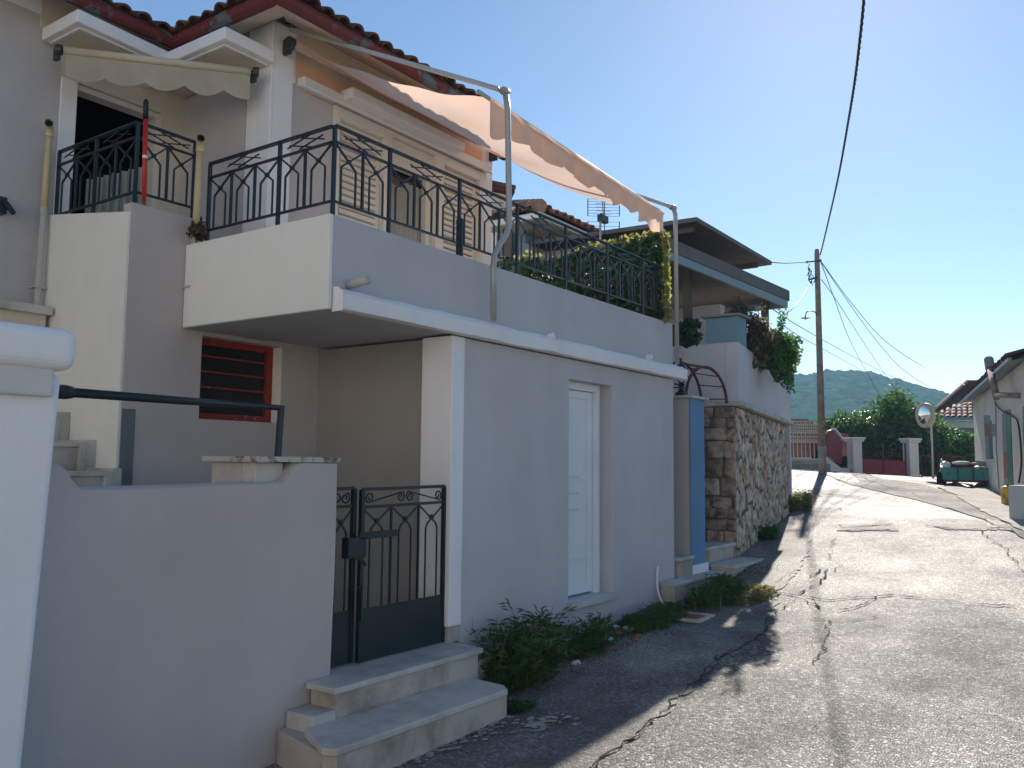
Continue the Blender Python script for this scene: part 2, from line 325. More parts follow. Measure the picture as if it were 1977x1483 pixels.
# concrete apron along the houses, its outer edge broken
wally=lambda x:4.02 if x<10.7 else 4.02+(x-10.7)*.112
def resam(px,n,nz=.02):
    P=np.array([gpt(*p) for p in px]); L=np.concatenate([[0],np.cumsum(np.linalg.norm(np.diff(P,axis=0),axis=1))]); q=np.linspace(0,L[-1],n)
    return np.stack([np.interp(q,L,P[:,0])+rng.normal(0,nz,n),np.interp(q,L,P[:,1])+rng.normal(0,nz,n)],1)
oe=resam([(560,1700),(1000,1590),(1140,1483),(1230,1420),(1290,1370),(1340,1320),(1390,1270),(1475,1225),(1478,1200),(1500,1150),(1545,1098),(1565,1055),(1562,1015),(1548,985),(1535,968)],170)
ribbon('pavement',[(x,wally(x)) for x,y in oe],[(x,min(y,wally(x)-.02)) for x,y in oe],.008,APRON)
# cracks in the asphalt: jagged furrows where the photograph shows them
def crack(poly,w,mb):
    P=[]
    for (u0,v0),(u1,v1) in zip(poly[:-1],poly[1:]):
        a,b=gpt(u0,v0),gpt(u1,v1); n=max(2,int(np.linalg.norm(b-a)/.07))
        for i in range(n): P.append(a+(b-a)*i/n)
    P=np.array(P); 
    for a in range(2): P[:,a]+=rng.normal(0,.018,len(P))
    ww=w*.55*(.15+1.1*rng.random(len(P))**1.5); v=[]
    for i,p in enumerate(P):
        d=P[min(i+1,len(P)-1)]-P[max(i-1,0)]; d/=np.linalg.norm(d)+1e-9; nn=np.array([-d[1],d[0]])
        for sgn in (1,-1):
            q=p+nn*sgn*ww[i]/2; v.append((q[0],q[1],G(*q)+.014))
    mb.add(v,[(2*i,2*i+1,2*i+3,2*i+2) for i in range(len(P)-1)])
ribbon('gravel_verge',resam([(1612,908),(1650,920),(1700,925),(1765,932),(1800,942),(1850,955),(1900,975),(1977,1005),(2100,1060)],60),resam([(1580,912),(1630,933),(1690,948),(1770,966),(1850,988),(1920,1012),(1977,1040),(2100,1100)],60),.012,VERGE)
ribbon('pavement',resam([(1890,938),(1925,948),(1955,962),(2010,985),(2160,1040)],50),resam([(1806,941),(1845,957),(1872,976),(1925,1003),(1985,1034),(2130,1095)],50),.024,M['concrete'])
mb=MB()
for poly,w in (([(1140,1483),(1230,1420),(1290,1370),(1340,1320),(1390,1270),(1475,1225),(1478,1200),(1520,1170),(1548,1155)],.03),
  ([(1450,1140),(1530,1150),(1600,1160),(1720,1150),(1850,1165),(1977,1175)],.05),([(1548,1158),(1600,1180),(1650,1178),(1700,1150)],.045),
  ([(1560,1115),(1600,1098),(1580,1130),(1530,1150)],.04),([(1600,1200),(1598,1240),(1580,1270),(1560,1290)],.03),([(1700,1190),(1650,1200),(1610,1200),(1560,1195)],.035),
  ([(1500,1125),(1545,1098)],.015),([(1610,1040),(1600,1080),(1625,1090),(1600,1110)],.02),([(1890,1025),(1940,1060),(1977,1110)],.03),([(1790,1016),(1860,1024),(1977,1018)],.05),
  ([(1600,970),(1625,985),(1615,978)],.02),([(1540,1300),(1570,1330),(1620,1345)],.012),([(1620,1020),(1728,1014)],.05),([(1620,1026),(1728,1024)],.05)):
    crack(poly,w,mb)
tag(mb.build('road_crack',M['crack']),kind='structure')
mb=MB()
for P4 in (((1622,1013),(1730,1011),(1732,1025),(1620,1026)),((1800,1016),(1977,1013),(1977,1024),(1830,1024))):
    a,b_,c,d=[gpt(*p) for p in P4]; q=np.linspace(0,1,40)
    ribbon(None,[a+(b_-a)*t+rng.normal(0,.035,2) for t in q],[d+(c-d)*t+rng.normal(0,.035,2) for t in q],.010,None,obj=mb)
tag(mb.build('road_patch',TAR),kind='structure')
# pale lime spill on the asphalt by the steps
mb=MB()
for (u,v,sx,sy,n_) in ((820,1455,.45,.10,150),(930,1415,.35,.10,90),(1050,1398,.22,.10,70),(720,1500,.3,.1,60)):
    c=gpt(u,v)
    for q in range(n_):
        x,y=c[0]+rng.normal(0,sx*.5),c[1]+rng.normal(0,sy*.6)+(0); r=.006+.022*rng.random()**2; k=7; ang=np.linspace(0,2*PI,k,endpoint=False); rr=r*(.5+.8*rng.random(k)); z=G(x,y)+.013+.001*rng.random()
        mb.add([(x+rr[i]*math.cos(ang[i])*1.6,y+rr[i]*math.sin(ang[i]),z) for i in range(k)],[tuple(range(k))])
tag(mb.build('road_stain',mat('lime_spill',(.46,.43,.38),1,.05,col2=(.25,.23,.2),thr=(.42,.56),vscale=12,detail=10)),kind='structure')
# =====================================================================
# HILL
# =====================================================================
mh=bpy.data.materials.new('wooded_hill'); mh.use_nodes=True; N=mh.node_tree.nodes; Lk=mh.node_tree.links; b=N['Principled BSDF']; b.inputs['Roughness'].default_value=1; b.inputs['Specular IOR Level'].default_value=0
g=N.new('ShaderNodeNewGeometry'); n1=N.new('ShaderNodeTexNoise'); n1.inputs['Scale'].default_value=.16; n1.inputs['Detail'].default_value=10; n1.inputs['Roughness'].default_value=.65; Lk.new(g.outputs['Position'],n1.inputs['Vector'])
r=N.new('ShaderNodeValToRGB'); Lk.new(n1.outputs['Fac'],r.inputs[0]); r.color_ramp.elements[0].position=.38; r.color_ramp.elements[1].position=.64; r.color_ramp.elements[0].color=(.006,.030,.020,1); r.color_ramp.elements[1].color=(.05,.11,.05,1); Lk.new(r.outputs[0],b.inputs['Base Color'])
# hill as heightfield with crown-sized lumps
nu,nv=260,110; v=[]; 
us=np.linspace(1150,2350,nu); 
from mathutils import noise as mnoise
prof_u=[1150,1400,1530,1600,1650,1700,1740,1800,1850,1920,2050,2200,2350]; prof_v=[800,745,726,722,721,724,735,752,766,777,800,830,860]
for i,u in enumerate(us):
    top=np.interp(u,prof_u,prof_v); 
    for j in range(nv):
        t=j/(nv-1); D=240+t*260; d=ray(u,900.); d=d/np.linalg.norm(d[:2]); 
        dt=ray(u,top); ht=dt[2]/np.linalg.norm(dt[:2])*500
        z=ht*(D/500)*t**.75-.3*(1-t)
        x,y=d[0]*D,d[1]*D
        z+=1.6*(mnoise.noise((x*.03,y*.03,0)))*min(1,t*4)+2.0*abs(mnoise.noise((x*.10,y*.10,3)))*min(1,t*5)+1.9*abs(mnoise.noise((x*.2,y*.2,8)))*min(1,t*8)+1.2*abs(mnoise.noise((x*.5,y*.5,5)))*min(1,t*8)
        v.append((x,y,z-1.0*(t==0)*4))
f=[(i*nv+j,(i+1)*nv+j,(i+1)*nv+j+1,i*nv+j+1) for i in range(nu-1) for j in range(nv-1)]
mb=MB(); mb.add(v,f); tag(mb.build('hill',mh,smooth=True),kind='structure')

# =====================================================================
# MAIN HOUSE
# =====================================================================
H=thing('house',(3.7,5.5,-1.6),'grey and beige two-storey house with white door, black-railed balcony and red-edged tiled roof','house')
xd0,xd1,zd0,zd1=6.56,7.36,-1.19,.76
mb=MB()
mb.holed(5.053,8.74,-1.95,.94,(xd0,xd1,zd0,zd1),4.0,4.28)
mb.build('lower_wall',M['grey'],H,bevel=.008)
MB().box(8.5,4.281,-1.95,8.739,8.5,.94).build('end_wall',M['grey'],H)
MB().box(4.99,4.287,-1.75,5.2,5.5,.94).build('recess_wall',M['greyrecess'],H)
# wall with the barred window + tower front
mb=MB(); wx0,wx1,wz0,wz1=3.86,4.60,.31,.92
mb.holed(3.26,5.1,-1.75,.954,(wx0,wx1,wz0,wz1),5.5,5.72)
MB().box(3.26,5.4992,.95,3.74,5.6,1.77).build('tower_parapet',M['greywarm'],H)
mb.build('courtyard_wall',M['greywarm'],H,bevel=.006)
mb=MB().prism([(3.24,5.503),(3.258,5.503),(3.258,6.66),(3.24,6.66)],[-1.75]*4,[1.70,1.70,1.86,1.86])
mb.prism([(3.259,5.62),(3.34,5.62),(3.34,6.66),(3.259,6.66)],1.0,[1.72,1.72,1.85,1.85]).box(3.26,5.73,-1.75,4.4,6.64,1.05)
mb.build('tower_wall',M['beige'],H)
# faded paint strip on the tower's front
MB().box(3.262,5.4965,-1.7,3.36,5.4995,.35).build('paint_patch',stucco('old_bluish_paint',(.19,.20,.215),.05),H)
mb=MB().box(4.905,3.985,-1.16,5.052,4.285,.94); mb.build('column',M['white'],H,bevel=.012)
MB().box(4.92,4.0,-1.27,5.045,4.24,-1.162).build('column_base',M['riser'],H)
# balcony slab, band, parapet
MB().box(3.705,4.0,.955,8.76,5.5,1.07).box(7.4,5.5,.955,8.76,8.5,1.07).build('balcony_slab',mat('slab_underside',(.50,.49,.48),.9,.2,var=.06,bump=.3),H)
mb=MB(); nseg=26; X=np.linspace(3.73,8.87,nseg+1)
for i in range(nseg+1):
    j=.010*math.sin(X[i]*7)+rng.normal(0,.004); mb.v+=[(X[i],3.998,.945),(X[i],3.905+j,.945+rng.normal(0,.003)),(X[i],3.905+j,1.045),(X[i],3.955,1.085+rng.normal(0,.004)),(X[i],3.998,1.085)]
for i in range(nseg):
    for j in range(5): mb.f.append((i*5+j,i*5+(j+1)%5,(i+1)*5+(j+1)%5,(i+1)*5+j)); mb.m.append(0)
mb.f+= [(0,1,2,3,4),(nseg*5+4,nseg*5+3,nseg*5+2,nseg*5+1,nseg*5)]; mb.m+=[0,0]
mb.build('slab_edge',M['white'],H,bevel=.008)
MB().box(3.72,4.0,1.072,8.74,4.12,1.555).box(8.62,4.121,1.072,8.74,8.5,1.5).build('parapet',M['grey'],H,bevel=.012,label='bluish grey parapet facing the street')
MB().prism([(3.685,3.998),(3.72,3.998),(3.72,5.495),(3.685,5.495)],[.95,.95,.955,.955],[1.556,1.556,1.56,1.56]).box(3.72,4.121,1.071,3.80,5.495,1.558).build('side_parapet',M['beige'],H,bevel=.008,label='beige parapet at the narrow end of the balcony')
# spout + little chips
mb=MB().tube([(3.86,4.02,1.125),(3.83,3.86,1.13),(3.83,3.80,1.132)],.028,12); mb.build('drain_spout',M['pvcpale'],H,smooth=True)
for (u,v) in ((1063,650),(1253,690)):
    p=PY(u,v,3.93); MB().lathe([(.001,.03),(.028,.03),(.03,0),(.03,-.02)],(p[0],3.93,p[2]+.0),10,ax=(0,-1,.2)).build('drain_outlet',M['white'],H)
# upper walls
YF=5.5; mb=MB()
mb.box(4.405,YF,1.05,5.07,YF+.25,3.1)
mb.build('upper_wall',M['grey2'],H)
MB().box(7.30,YF,1.05,7.40,9.0,3.6).build('gable_wall',M['white'],H)
MB().box(4.405,YF,3.102,4.64,YF+.1,3.58).build('corner_plaster',M['white'],H); MB().box(7.22,YF,1.05,7.298,YF+.25,3.62).build('corner_plaster',M['white'],H)
mb=MB(); mb.box(4.38,YF-.02,1.05,4.404,5.78,3.555).build('corner_pilaster',M['white'],H,bevel=.005); MB().box(4.405,YF-.0195,1.05,4.60,YF-.002,3.56).build('corner_pilaster',M['white'],H)
MB().box(4.64,YF+.001,3.341,7.22,YF+.25,3.62).build('upper_lintel',M['soffit'],H)
mb=MB().prism([(4.64,YF+.001),(7.22,YF+.001),(7.22,YF+.25),(4.64,YF+.25)],3.105,3.34); mb.build('lintel_wall',M['orange'],H,label='old orange paint left under the awning')
MB().box(4.61,YF-.004,2.86,4.80,YF-.0005,3.13).build('paint_patch',M['grey2'],H)
MB().box(4.385,5.79,1.05,4.42,6.70,3.4).build('porch_side_wall',M['grey2'],H)
# porch back wall with open doorway
YL=6.65; mb=MB()
mb.box(-2.0,YL,-1.8,3.30,YL+.25,3.40); mb.build('left_wall',M['grey2'],H)
mb=MB().box(-2.0,YL-.012,3.40,3.12,YL+.25,3.57); mb.build('eaves_band',M['white'],H)
mb=MB().box(3.12,YL-.006,3.30,3.302,YL+.25,3.57).box(3.302,YL-.006,2.98,4.384,YL+.25,3.57).box(4.17,YL-.004,1.05,4.384,YL+.25,2.98); mb.build('porch_wall',M['soffit'],H)
MB().box(3.302,YL-.016,1.05,3.43,YL+.24,2.978).build('door_jamb',M['white'],H,bevel=.005)
f=MB().box(4.13,YL+.02,1.05,4.168,YL+.14,2.975).box(3.432,YL+.02,2.93,4.128,YL+.14,2.975).build('door_frame',M['slat'],H)
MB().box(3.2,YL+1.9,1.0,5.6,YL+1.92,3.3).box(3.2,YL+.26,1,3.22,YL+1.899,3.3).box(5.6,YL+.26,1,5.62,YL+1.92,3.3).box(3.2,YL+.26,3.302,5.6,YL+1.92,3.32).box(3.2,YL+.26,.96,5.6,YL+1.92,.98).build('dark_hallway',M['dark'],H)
# corrugated curtain inside the doorway
mb=MB(); n=60; X=np.linspace(3.60,4.12,n); v=[]
for i,x in enumerate(X):
    yy=YL+.10+.022*math.sin(i*PI/4); zt=2.25+.62*(i/n)**1.0*.45+.01*math.sin(i*PI/4)
    v+=[(x,yy,1.06),(x,yy+.004,zt)]
mb.add(v,[(2*i,2*i+2,2*i+3,2*i+1) for i in range(n-1)]); mb.build('door_curtain',M['curtain'],H,smooth=True)
# porch ceiling and zig-zag canopy
poly=[(3.05,6.638),(3.13,6.12),(3.90,6.17),(3.90,5.44),(4.41,5.44),(4.41,5.478),(4.379,5.478),(4.379,6.638)]
mb=MB(); mb.prism([(3.13,6.638),(3.13,6.12),(3.90,6.17),(3.90,5.44),(4.376,5.44),(4.376,6.638)],3.195,3.295); mb.build('porch_canopy',M['white'],H,bevel=.01)
mb=MB(); q=[(3.19,6.6),(3.19,6.19),(3.96,6.24),(3.96,5.52),(4.37,5.52)]
for a,b_ in zip(q[:-1],q[1:]): mb.bar((*a,3.188),(*b_,3.188),.018,.012)
mb.build('canopy_bead',M['white'],H)
MB().prism([(3.20,6.63),(3.20,6.21),(3.97,6.26),(3.97,5.54),(4.37,5.54),(4.37,6.63)],3.185,3.193).build('canopy_ceiling',M['soffit'],H)
p=PZ(275,158,3.18); MB().lathe([(.001,-.055),(.06,-.045),(.085,-.015),(.09,.0)],(p[0],p[1],3.185),16).build('ceiling_lamp',M['plasticwhite'],H,smooth=True)
p=PZ(240,168,3.18); MB().box(p[0]-.05,p[1]-.035,3.15,p[0]+.05,p[1]+.0,3.18).box(p[0]-.02,p[1]-.05,3.14,p[0]+.02,p[1]+.02,3.165).build('door_closer',M['iron'],H)
p=PY(3,398,6.6); MB().box(p[0]-.05,6.56,p[2]-.06,p[0]+.02,6.65,p[2]+.06).tube([(p[0],6.56,p[2]+.03),(p[0]+.04,6.50,p[2]-.06)],.02).build('wall_hook',M['iron'],H)
# roof: soffit, gutter, tiles
ZE=3.435; EX=4.03; EY=5.0; EY2=6.27; XE=7.05; SL=.45
mb=MB()
mb.add([(EX,EY,3.40),(XE,EY,3.40),(XE,YF,3.625),(4.53,YF,3.625),(4.38,5.35,3.557),(4.38,6.62,3.557),(EX,EY2,3.40),(-2,EY2,3.40),(-2,YL,3.571),(4.38,YL,3.571)],[(0,4,3,2,1),(0,6,5,4),(6,7,8,9,5)])
mb.build('soffit',M['soffit'],H)
gt=MB(); off=.03
for a,b_ in (((EX-off,EY-off),(XE,EY-off)),((EX-off,EY-off),(EX-off,EY2-off)),((EX-off,EY2-off),(-2,EY2-off))):
    n=24; P=[]
    for i in range(n+1):
        t=i/n; P.append((a[0]+(b_[0]-a[0])*t,a[1]+(b_[1]-a[1])*t,3.43+rng.normal(0,.0015)))
    gt.tube(P,.058,10)
    gt.box(min(a[0],b_[0])-.02,min(a[1],b_[1])-.02,3.47,max(a[0],b_[0])+.03,max(a[1],b_[1])+.03,3.492)
gt.build('gutter',M['gutter'],H,smooth=False)
def tiles(mb,O,e,s,w,l,nu,nv,test,r=.075,mi=0,seg=6):
    """barrel tiles: O eave corner, e unit along the eave, s unit up the slope"""
    O,e,s=map(lambda a:np.array(a,float),(O,e,s)); nn=np.cross(e,s); nn/=np.linalg.norm(nn)
    if nn[2]<0: nn=-nn
    for i in range(nu):
        for j in range(nv):
            c=O+e*(i+.5)*w+s*(j*l)
            cc=c+s*l*.5
            if not test(cc[0],cc[1]): continue
            jj=rng.normal(0,.006,3); v=[]
            for k,(q,ra,lift) in enumerate(((-.04,r*1.08,.02),(l*1.02,r*.88,-.004))):
                for a in range(seg+1):
                    th=PI*a/seg; v.append(c+jj+s*q+e*math.cos(th)*ra+nn*(math.sin(th)*ra*.85+lift))
            for k,(q,ra,lift) in enumerate(((-.04,r*.90,.012),(l*1.02,r*.74,-.012))):
                for a in range(seg+1):
                    th=PI*a/seg; v.append(c+jj+s*q+e*math.cos(th)*ra+nn*(math.sin(th)*ra*.85+lift))
            m=seg+1; f=[(a,a+1,m+a+1,m+a) for a in range(seg)]+[(2*m+a+1,2*m+a,3*m+a,3*m+a+1) for a in range(seg)]+[(a+1,a,2*m+a,2*m+a+1) for a in range(seg)]
            mb.add(v,f,mi)
            # pan tile between the covers
            if test((c+e*w*.5)[0],(c+e*w*.5)[1]):
                v=[]
                for q,z in ((-.06,.012),(l*1.02,-.012)):
                    for a in range(4): v.append(c+e*w*.5+s*q+e*(a-1.5)*w*.22+nn*(z+(.02 if a in(0,3) else 0)))
                mb.add(v,[(a,a+1,4+a+1,4+a) for a in range(3)],mi)
hs=math.hypot(1,SL); 
mb=MB()
tiles(mb,(EX,EY-.05,ZE+.035),(1,0,0),(0,1/hs,SL/hs),.165,.34,20,9,lambda x,y:x>EX+(y-EY)-.05 and x<XE,r=.062)
tiles(mb,(EX-.05,EY,ZE+.035),(0,1,0),(1/hs,0,SL/hs),.165,.34,10,9,lambda x,y:(y-EY)>(x-EX)-.05 and (y<EY2+max(0,(x-EX))),r=.062)
tiles(mb,(-2,EY2-.05,ZE+.035),(1,0,0),(0,1/hs,SL/hs),.165,.34,42,9,lambda x,y:x<EX+max(0,(y-EY2)),r=.062)
rf=mb.build('roof',M['tile'],H)
# hip ridge tiles and the deck under the tiles
mb=MB()
for i in range(9):
    t=i*.30; c=np.array([EX+t,EY+t,ZE+.045+t*SL]); d=np.array([1,1,SL])/math.hypot(1.414,SL); mb.tube([c-d*.02,c+d*.40],[.08,.07],10)
mb.build('ridge_tile',M['tile'],rf)
mb=MB(); D=2.3
mb.add([(EX,EY,ZE+.02),(XE,EY,ZE+.02),(XE,EY+D,ZE+D*SL),(EX+D,EY+D,ZE+D*SL),(EX,EY2,ZE+.02),(EX+D-(EY2-EY)*0,EY2+D,ZE+D*SL),(-2,EY2,ZE+.02),(-2,EY2+D,ZE+D*SL)],[(0,1,2,3),(0,3,5,4),(4,5,7,6)])
mb.add([(XE,EY,ZE+.02),(XE,EY+D,ZE+D*SL),(XE,EY+D,1.2),(XE,EY+D,3.4)],[(0,1,3)])
mb.build('roof_deck',M['brown'],rf)
# shutters
sh_x0,sh_x1=5.07,7.22
fr=MB().box(5.07,YF-.03,1.05,5.135,YF+.1,3.10).box(5.70,YF-.028,1.05,5.80,YF+.1,3.10).box(6.44,YF-.028,1.05,6.56,YF+.1,3.10).box(7.15,YF-.03,1.05,7.22,YF+.1,3.10)
fr.box(5.136,YF-.026,3.00,5.699,YF+.1,3.10).box(5.801,YF-.026,3.06,6.439,YF+.1,3.10).box(6.561,YF-.026,3.00,7.149,YF+.1,3.10).build('shutter_frame',M['slat'],H,bevel=.004)
MB().box(4.66,YF-.09,3.115,7.28,YF-.001,3.185).tube([(4.66,YF-.08,3.11),(7.28,YF-.08,3.11)],.016,8).build('lintel_moulding',M['plasticwhite'],H,bevel=.005)
def shutter(x0,x1,z0,z1):
    o=MB().box(x0,YF+.03,z0,x0+.05,YF+.06,z1).box(x1-.05,YF+.03,z0,x1,YF+.06,z1).box(x0+.05,YF+.03,z1-.06,x1-.05,YF+.06,z1).box(x0+.05,YF+.055,z0,x1-.05,YF+.06,z1-.06).build('shutter',M['slat'],H)
    mb=MB(); z=z0+.01
    while z<z1-.09:
        mb.add([(x0+.05,YF+.052,z),(x1-.05,YF+.052,z),(x1-.05,YF+.02,z+.012),(x0+.05,YF+.02,z+.012),(x0+.05,YF+.028,z+.052),(x1-.05,YF+.028,z+.052)],[(0,1,2,3),(3,2,5,4),(4,5,1,0)]); z+=.06
    mb.build('slats',M['slat'],o)
shutter(5.14,5.695,1.08,2.995); shutter(6.565,7.145,1.08,2.995)
# balcony door half open under its roller
o=MB().box(5.80,YF+.13,1.05,6.44,YF+.15,3.06).build('balcony_door',M['glass'],H)
MB().box(5.80,YF+.02,2.80,6.44,YF+.10,3.055).build('roller_box',M['slat'],o)
mb=MB(); n=44; v=[]
for i in range(n):
    x=5.83+.55*i/n; y=YF+.115+.012*math.sin(i*1.1); v+=[(x,y,1.06),(x,y,2.72 if i>24 else 2.66)]
mb.add(v,[(2*i,2*i+2,2*i+3,2*i+1) for i in range(n-1)]); mb.build('curtain',M['curtain'],o,smooth=True)
MB().box(6.36,YF+.04,1.06,6.43,YF+.10,2.80).box(5.81,YF+.04,1.06,5.86,YF+.10,2.80).build('door_leaf_frame',M['slat'],o)
# white beam (folded roller housing) over the shutters
p0,p1=PY(672,170,5.36),PY(890,288,5.36)
MB().box(p0[0],5.30,3.14,p1[0],5.46,3.235).build('roller_housing',M['plasticwhite'],H,bevel=.015)
# red barred window
w=MB().box(wx0,5.60,wz0,wx0+.05,5.66,wz1).box(wx1-.06,5.60,wz0,wx1,5.66,wz1).box(wx0+.05,5.60,wz1-.05,wx1-.06,5.66,wz1).box(wx0+.05,5.60,wz0,wx1-.06,5.66,wz0+.05).build('window_frame',M['redpaint'],H,label='peeling red window frame under the balcony')
MB().box(wx0+.05,5.64,wz0+.05,wx1-.06,5.65,wz1-.05).build('pane',M['glass'],w)
for z in np.linspace(wz0+.13,wz1-.13,4): MB().bar((wx0+.045,5.615,z),(wx1-.055,5.615,z-.004),.012,.014).build('bar',M['redpaint'],w)
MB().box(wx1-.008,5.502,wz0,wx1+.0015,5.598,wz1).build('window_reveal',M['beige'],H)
# white street door
mb=MB().box(xd0,4.10,zd0,xd0+.05,4.17,zd1).box(xd1-.15,4.10,zd0+.0,xd1-.07,4.17,zd1).box(xd0+.05,4.10,zd1-.07,xd1-.15,4.17,zd1).box(xd1-.07,4.14,zd0,xd1,4.2,zd1)
dr=mb.build('door_frame',M['doorwhite'],H,bevel=.004)
dm=MB(); a,b_=xd0+.052,xd1-.155; zt=zd1-.075
dm.box(a,4.145,zd0+.02,b_,4.175,zt)
for z0,z1 in ((zd0+.02,zd0+.10),(zd0+.33,zd0+.345),(zd0+1.05,zd0+1.13),(zt-.07,zt)): dm.box(a,4.135,z0,b_,4.1448,z1)
dm.box(b_-.09,4.134,zd0+.02,b_,4.1446,zt)
dm.build('door',M['doorwhite'],H,bevel=.003)
MB().box(a+.02,4.1335,-.12,a+.35,4.1338+.001,-.10).box(a+.1,4.1335,-.27,a+.35,4.1348,-.25).box(a+.02,4.1335,-.42,a+.35,4.1348,-.395).build('tape_mark',mat('old_tape_mark',(.70,.71,.66),.7,.2),H)
MB().box(xd0-.03,3.945,-1.245,xd1+.015,4.12,-1.195).build('door_sill',M['marble'],H,bevel=.006)
# recess floor
MB().box(3.75,4.12,-1.75,5.0,5.5,-1.30).box(1.6,4.42,-1.75,3.75,5.5,-1.302).build('courtyard_floor',M['concrete'],H)
# side stair climbing along the tower (marble treads)
pts=[(5.42,-.17),(5.42,-.05),(5.75,-.05),(5.75,.14),(6.11,.14),(6.11,.34),(6.37,.34),(6.37,.53),(6.64,.53)]
mb=MB(); tr=MB(); y0=5.42; z=-.05
for i,(ya,zt) in enumerate(((5.42,-.07),(5.75,.12),(6.11,.32),(6.37,.51))):
    mb.box(2.2,ya+.02,-1.7,3.16,6.64-.001*i,zt-.03); tr.box(2.19,ya,zt-.03,3.165,ya+.38,zt)
mb.box(2.2,5.1,-1.7,3.16,5.438,-.24); tr.box(2.19,5.08,-.24,3.165,5.42,-.21)
sto=mb.build('stair',M['riser'],H); tr.build('tread',M['marble'],sto,bevel=.004)
mb=MB()
for i,(ya,zt) in enumerate(((5.42,-.05),(5.75,.14),(6.11,.34),(6.37,.53))): mb.box(3.167,ya,zt-.22,3.238,ya+.36,zt).box(3.12,ya-.008,zt-.22,3.166,ya+.03,zt-.03)
mb.build('stair_skirting',M['marble'],sto,bevel=.004)
MB().box(1.5,6.40,1.06,3.22,6.645,1.12).build('landing_coping',M['marble'],H); MB().box(1.5,6.46,.3,3.2,6.64,1.06).build('landing_wall',M['soffit'],H)

# ------------- railings -------------
def railing(root,p0,d,L,zb,zt,posts,step=.257,label=None,drop=.09,first=0):
    """p0 (x,y), unit direction d, length L"""
    d=np.array(d,float); P=lambda s,z:(p0[0]+d[0]*s,p0[1]+d[1]*s,z); up3=(0,0,1)
    zm=zt-.105
    mb=MB().bar(P(0,zt),P(L,zt),.034,.014).bar(P(0,zm),P(L,zm),.022,.014).bar(P(0,zb),P(L,zb),.022,.014)
    r_=mb.build('balcony_railing',M['iron'],root,bevel=.002,label=label)
    n=int(round(L/step)); st=L/n
    for i in range(first,n+1):
        s=i*st; post=i in posts
        MB().bar(P(s,zb-(drop if post else 0)),P(s,zt-.007 if post else zm-.007),.022 if post else .016,.022 if post else .016).build('post' if post else 'baluster',M['iron'],r_)
    for i in range(n):
        a,b_=i*st,(i+1)*st; w=b_-a; h=zm-zb; zk=zb+h*.62; xl,xr=a+w*.25,a+w*.75
        mb=MB()
        mb.bar(P(xl,zb),P(xl,zk),.009,.011).bar(P(xl,zk),P(b_-.01,zm-.01),.009,.011); mb.bar(P(xr,zb),P(xr,zk),.011,.011); mb.bar(P(xr,zk),P(a+.01,zm-.01),.0112,.0112)
        c=P(a+w*.5,zk+(zm-zk)*.333+.0); mb.lathe([(.001,-.012),(.014,-.012),(.016,0),(.014,.012),(.001,.012)],c,8,ax=(d[1],-d[0],0.001))
        mb.build('arch_ornament',M['iron'],r_)
    k=0
    ps=sorted(posts)
    for a,b_ in zip(ps[:-1],ps[1:]):
        s=(a+b_)/2*st; w=.17; mb=MB(); q=.035
        zc=(zt+zm)/2; hh=.036
        nrm=np.array([d[1],-d[0],0])*.007
        def PP(s_,z_,k_): return np.array(P(s_,z_))+nrm*k_
        mb.bar(PP(s-w,zc-.012,1),PP(s+.05,zc+hh+.004,1),.008,.008).bar(PP(s-.05,zc-hh-.004,1),PP(s+w,zc+.012,1),.008,.008)
        mb.bar(PP(s-w,zc+.012,-1),PP(s+.05,zc-hh-.004,-1),.008,.008).bar(PP(s-.05,zc+hh+.004,-1),PP(s+w,zc-.012,-1),.008,.008)
        mb.build('rhombus_ornament',M['iron'],r_)
    return r_
railing(H,(3.745,4.04),(1,0),4.86,1.655,2.15,[0,2,5,8,11,14,17,19],label='long street-side railing with pointed arches')
railing(H,(3.745,4.058),(0,1),1.27,1.656,2.149,[0,2,5],first=1,label='short railing on the beige end of the balcony')
railing(H,(3.30,5.54),(0,1),1.06,1.86,2.36,[0,2,4],label='railing on the beige side of the stair tower')
railing(H,(3.318,5.54),(1,0),.44,1.861,2.359,[0,2],label='railing on the grey front of the stair tower',step=.22,first=1)
MB().box(5.03,4.02,1.55,5.055,4.075,1.85).build('railing_bracket',M['iron'],H,bevel=.004)

# ------------- two drain pipes -------------
def vent(u0,v0,u1,v1,pt,pb,label,zsplit):
    t=thing('drain_pipe',pb,label,'pipe','capless drain pipes on the stair tower')
    a=np.array(pt); b_=np.array(pb); m=a+(b_-a)*zsplit
    MB().tube([b_,m],.024,14).lathe([(.029,0),(.029,.05)],m-np.array([0,0,.02]),14).build('lower_pipe',M['pvcpale'],t,smooth=False)
    MB().tube([m,a],.0235,14).tube([a-np.array([0,0,.02]),a+np.array([0,-.004,.025]),a+np.array([-.03,-.05,.055]),a+np.array([-.045,-.075,.058])],[.028,.028,.028,.031],14,cap=False).build('upper_pipe',M['pvc'],t,smooth=True)
    e=a+np.array([-.0452,-.0752,.0582]); MB().lathe([(.001,0),(.022,0)],e+np.array([.004,.006,0]),14,ax=(-.6,-1,.05)).build('pipe_mouth',M['dark'],t)
    MB().box(b_[0]-.045,b_[1]-.03,b_[2]+.22,b_[0]+.045,b_[1]+.05,b_[2]+.235).build('pipe_clamp',M['pvcpale'],t)
    return t
vent(0,0,0,0,(3.195,6.56,2.46),(3.18,6.56,1.05),'tall yellowish open pipe at the far left edge of the stair tower',.43)
vent(0,0,0,0,(3.735,5.45,2.28),(3.72,5.45,1.02),'yellowish open pipe between stair tower and beige balcony end',.50)
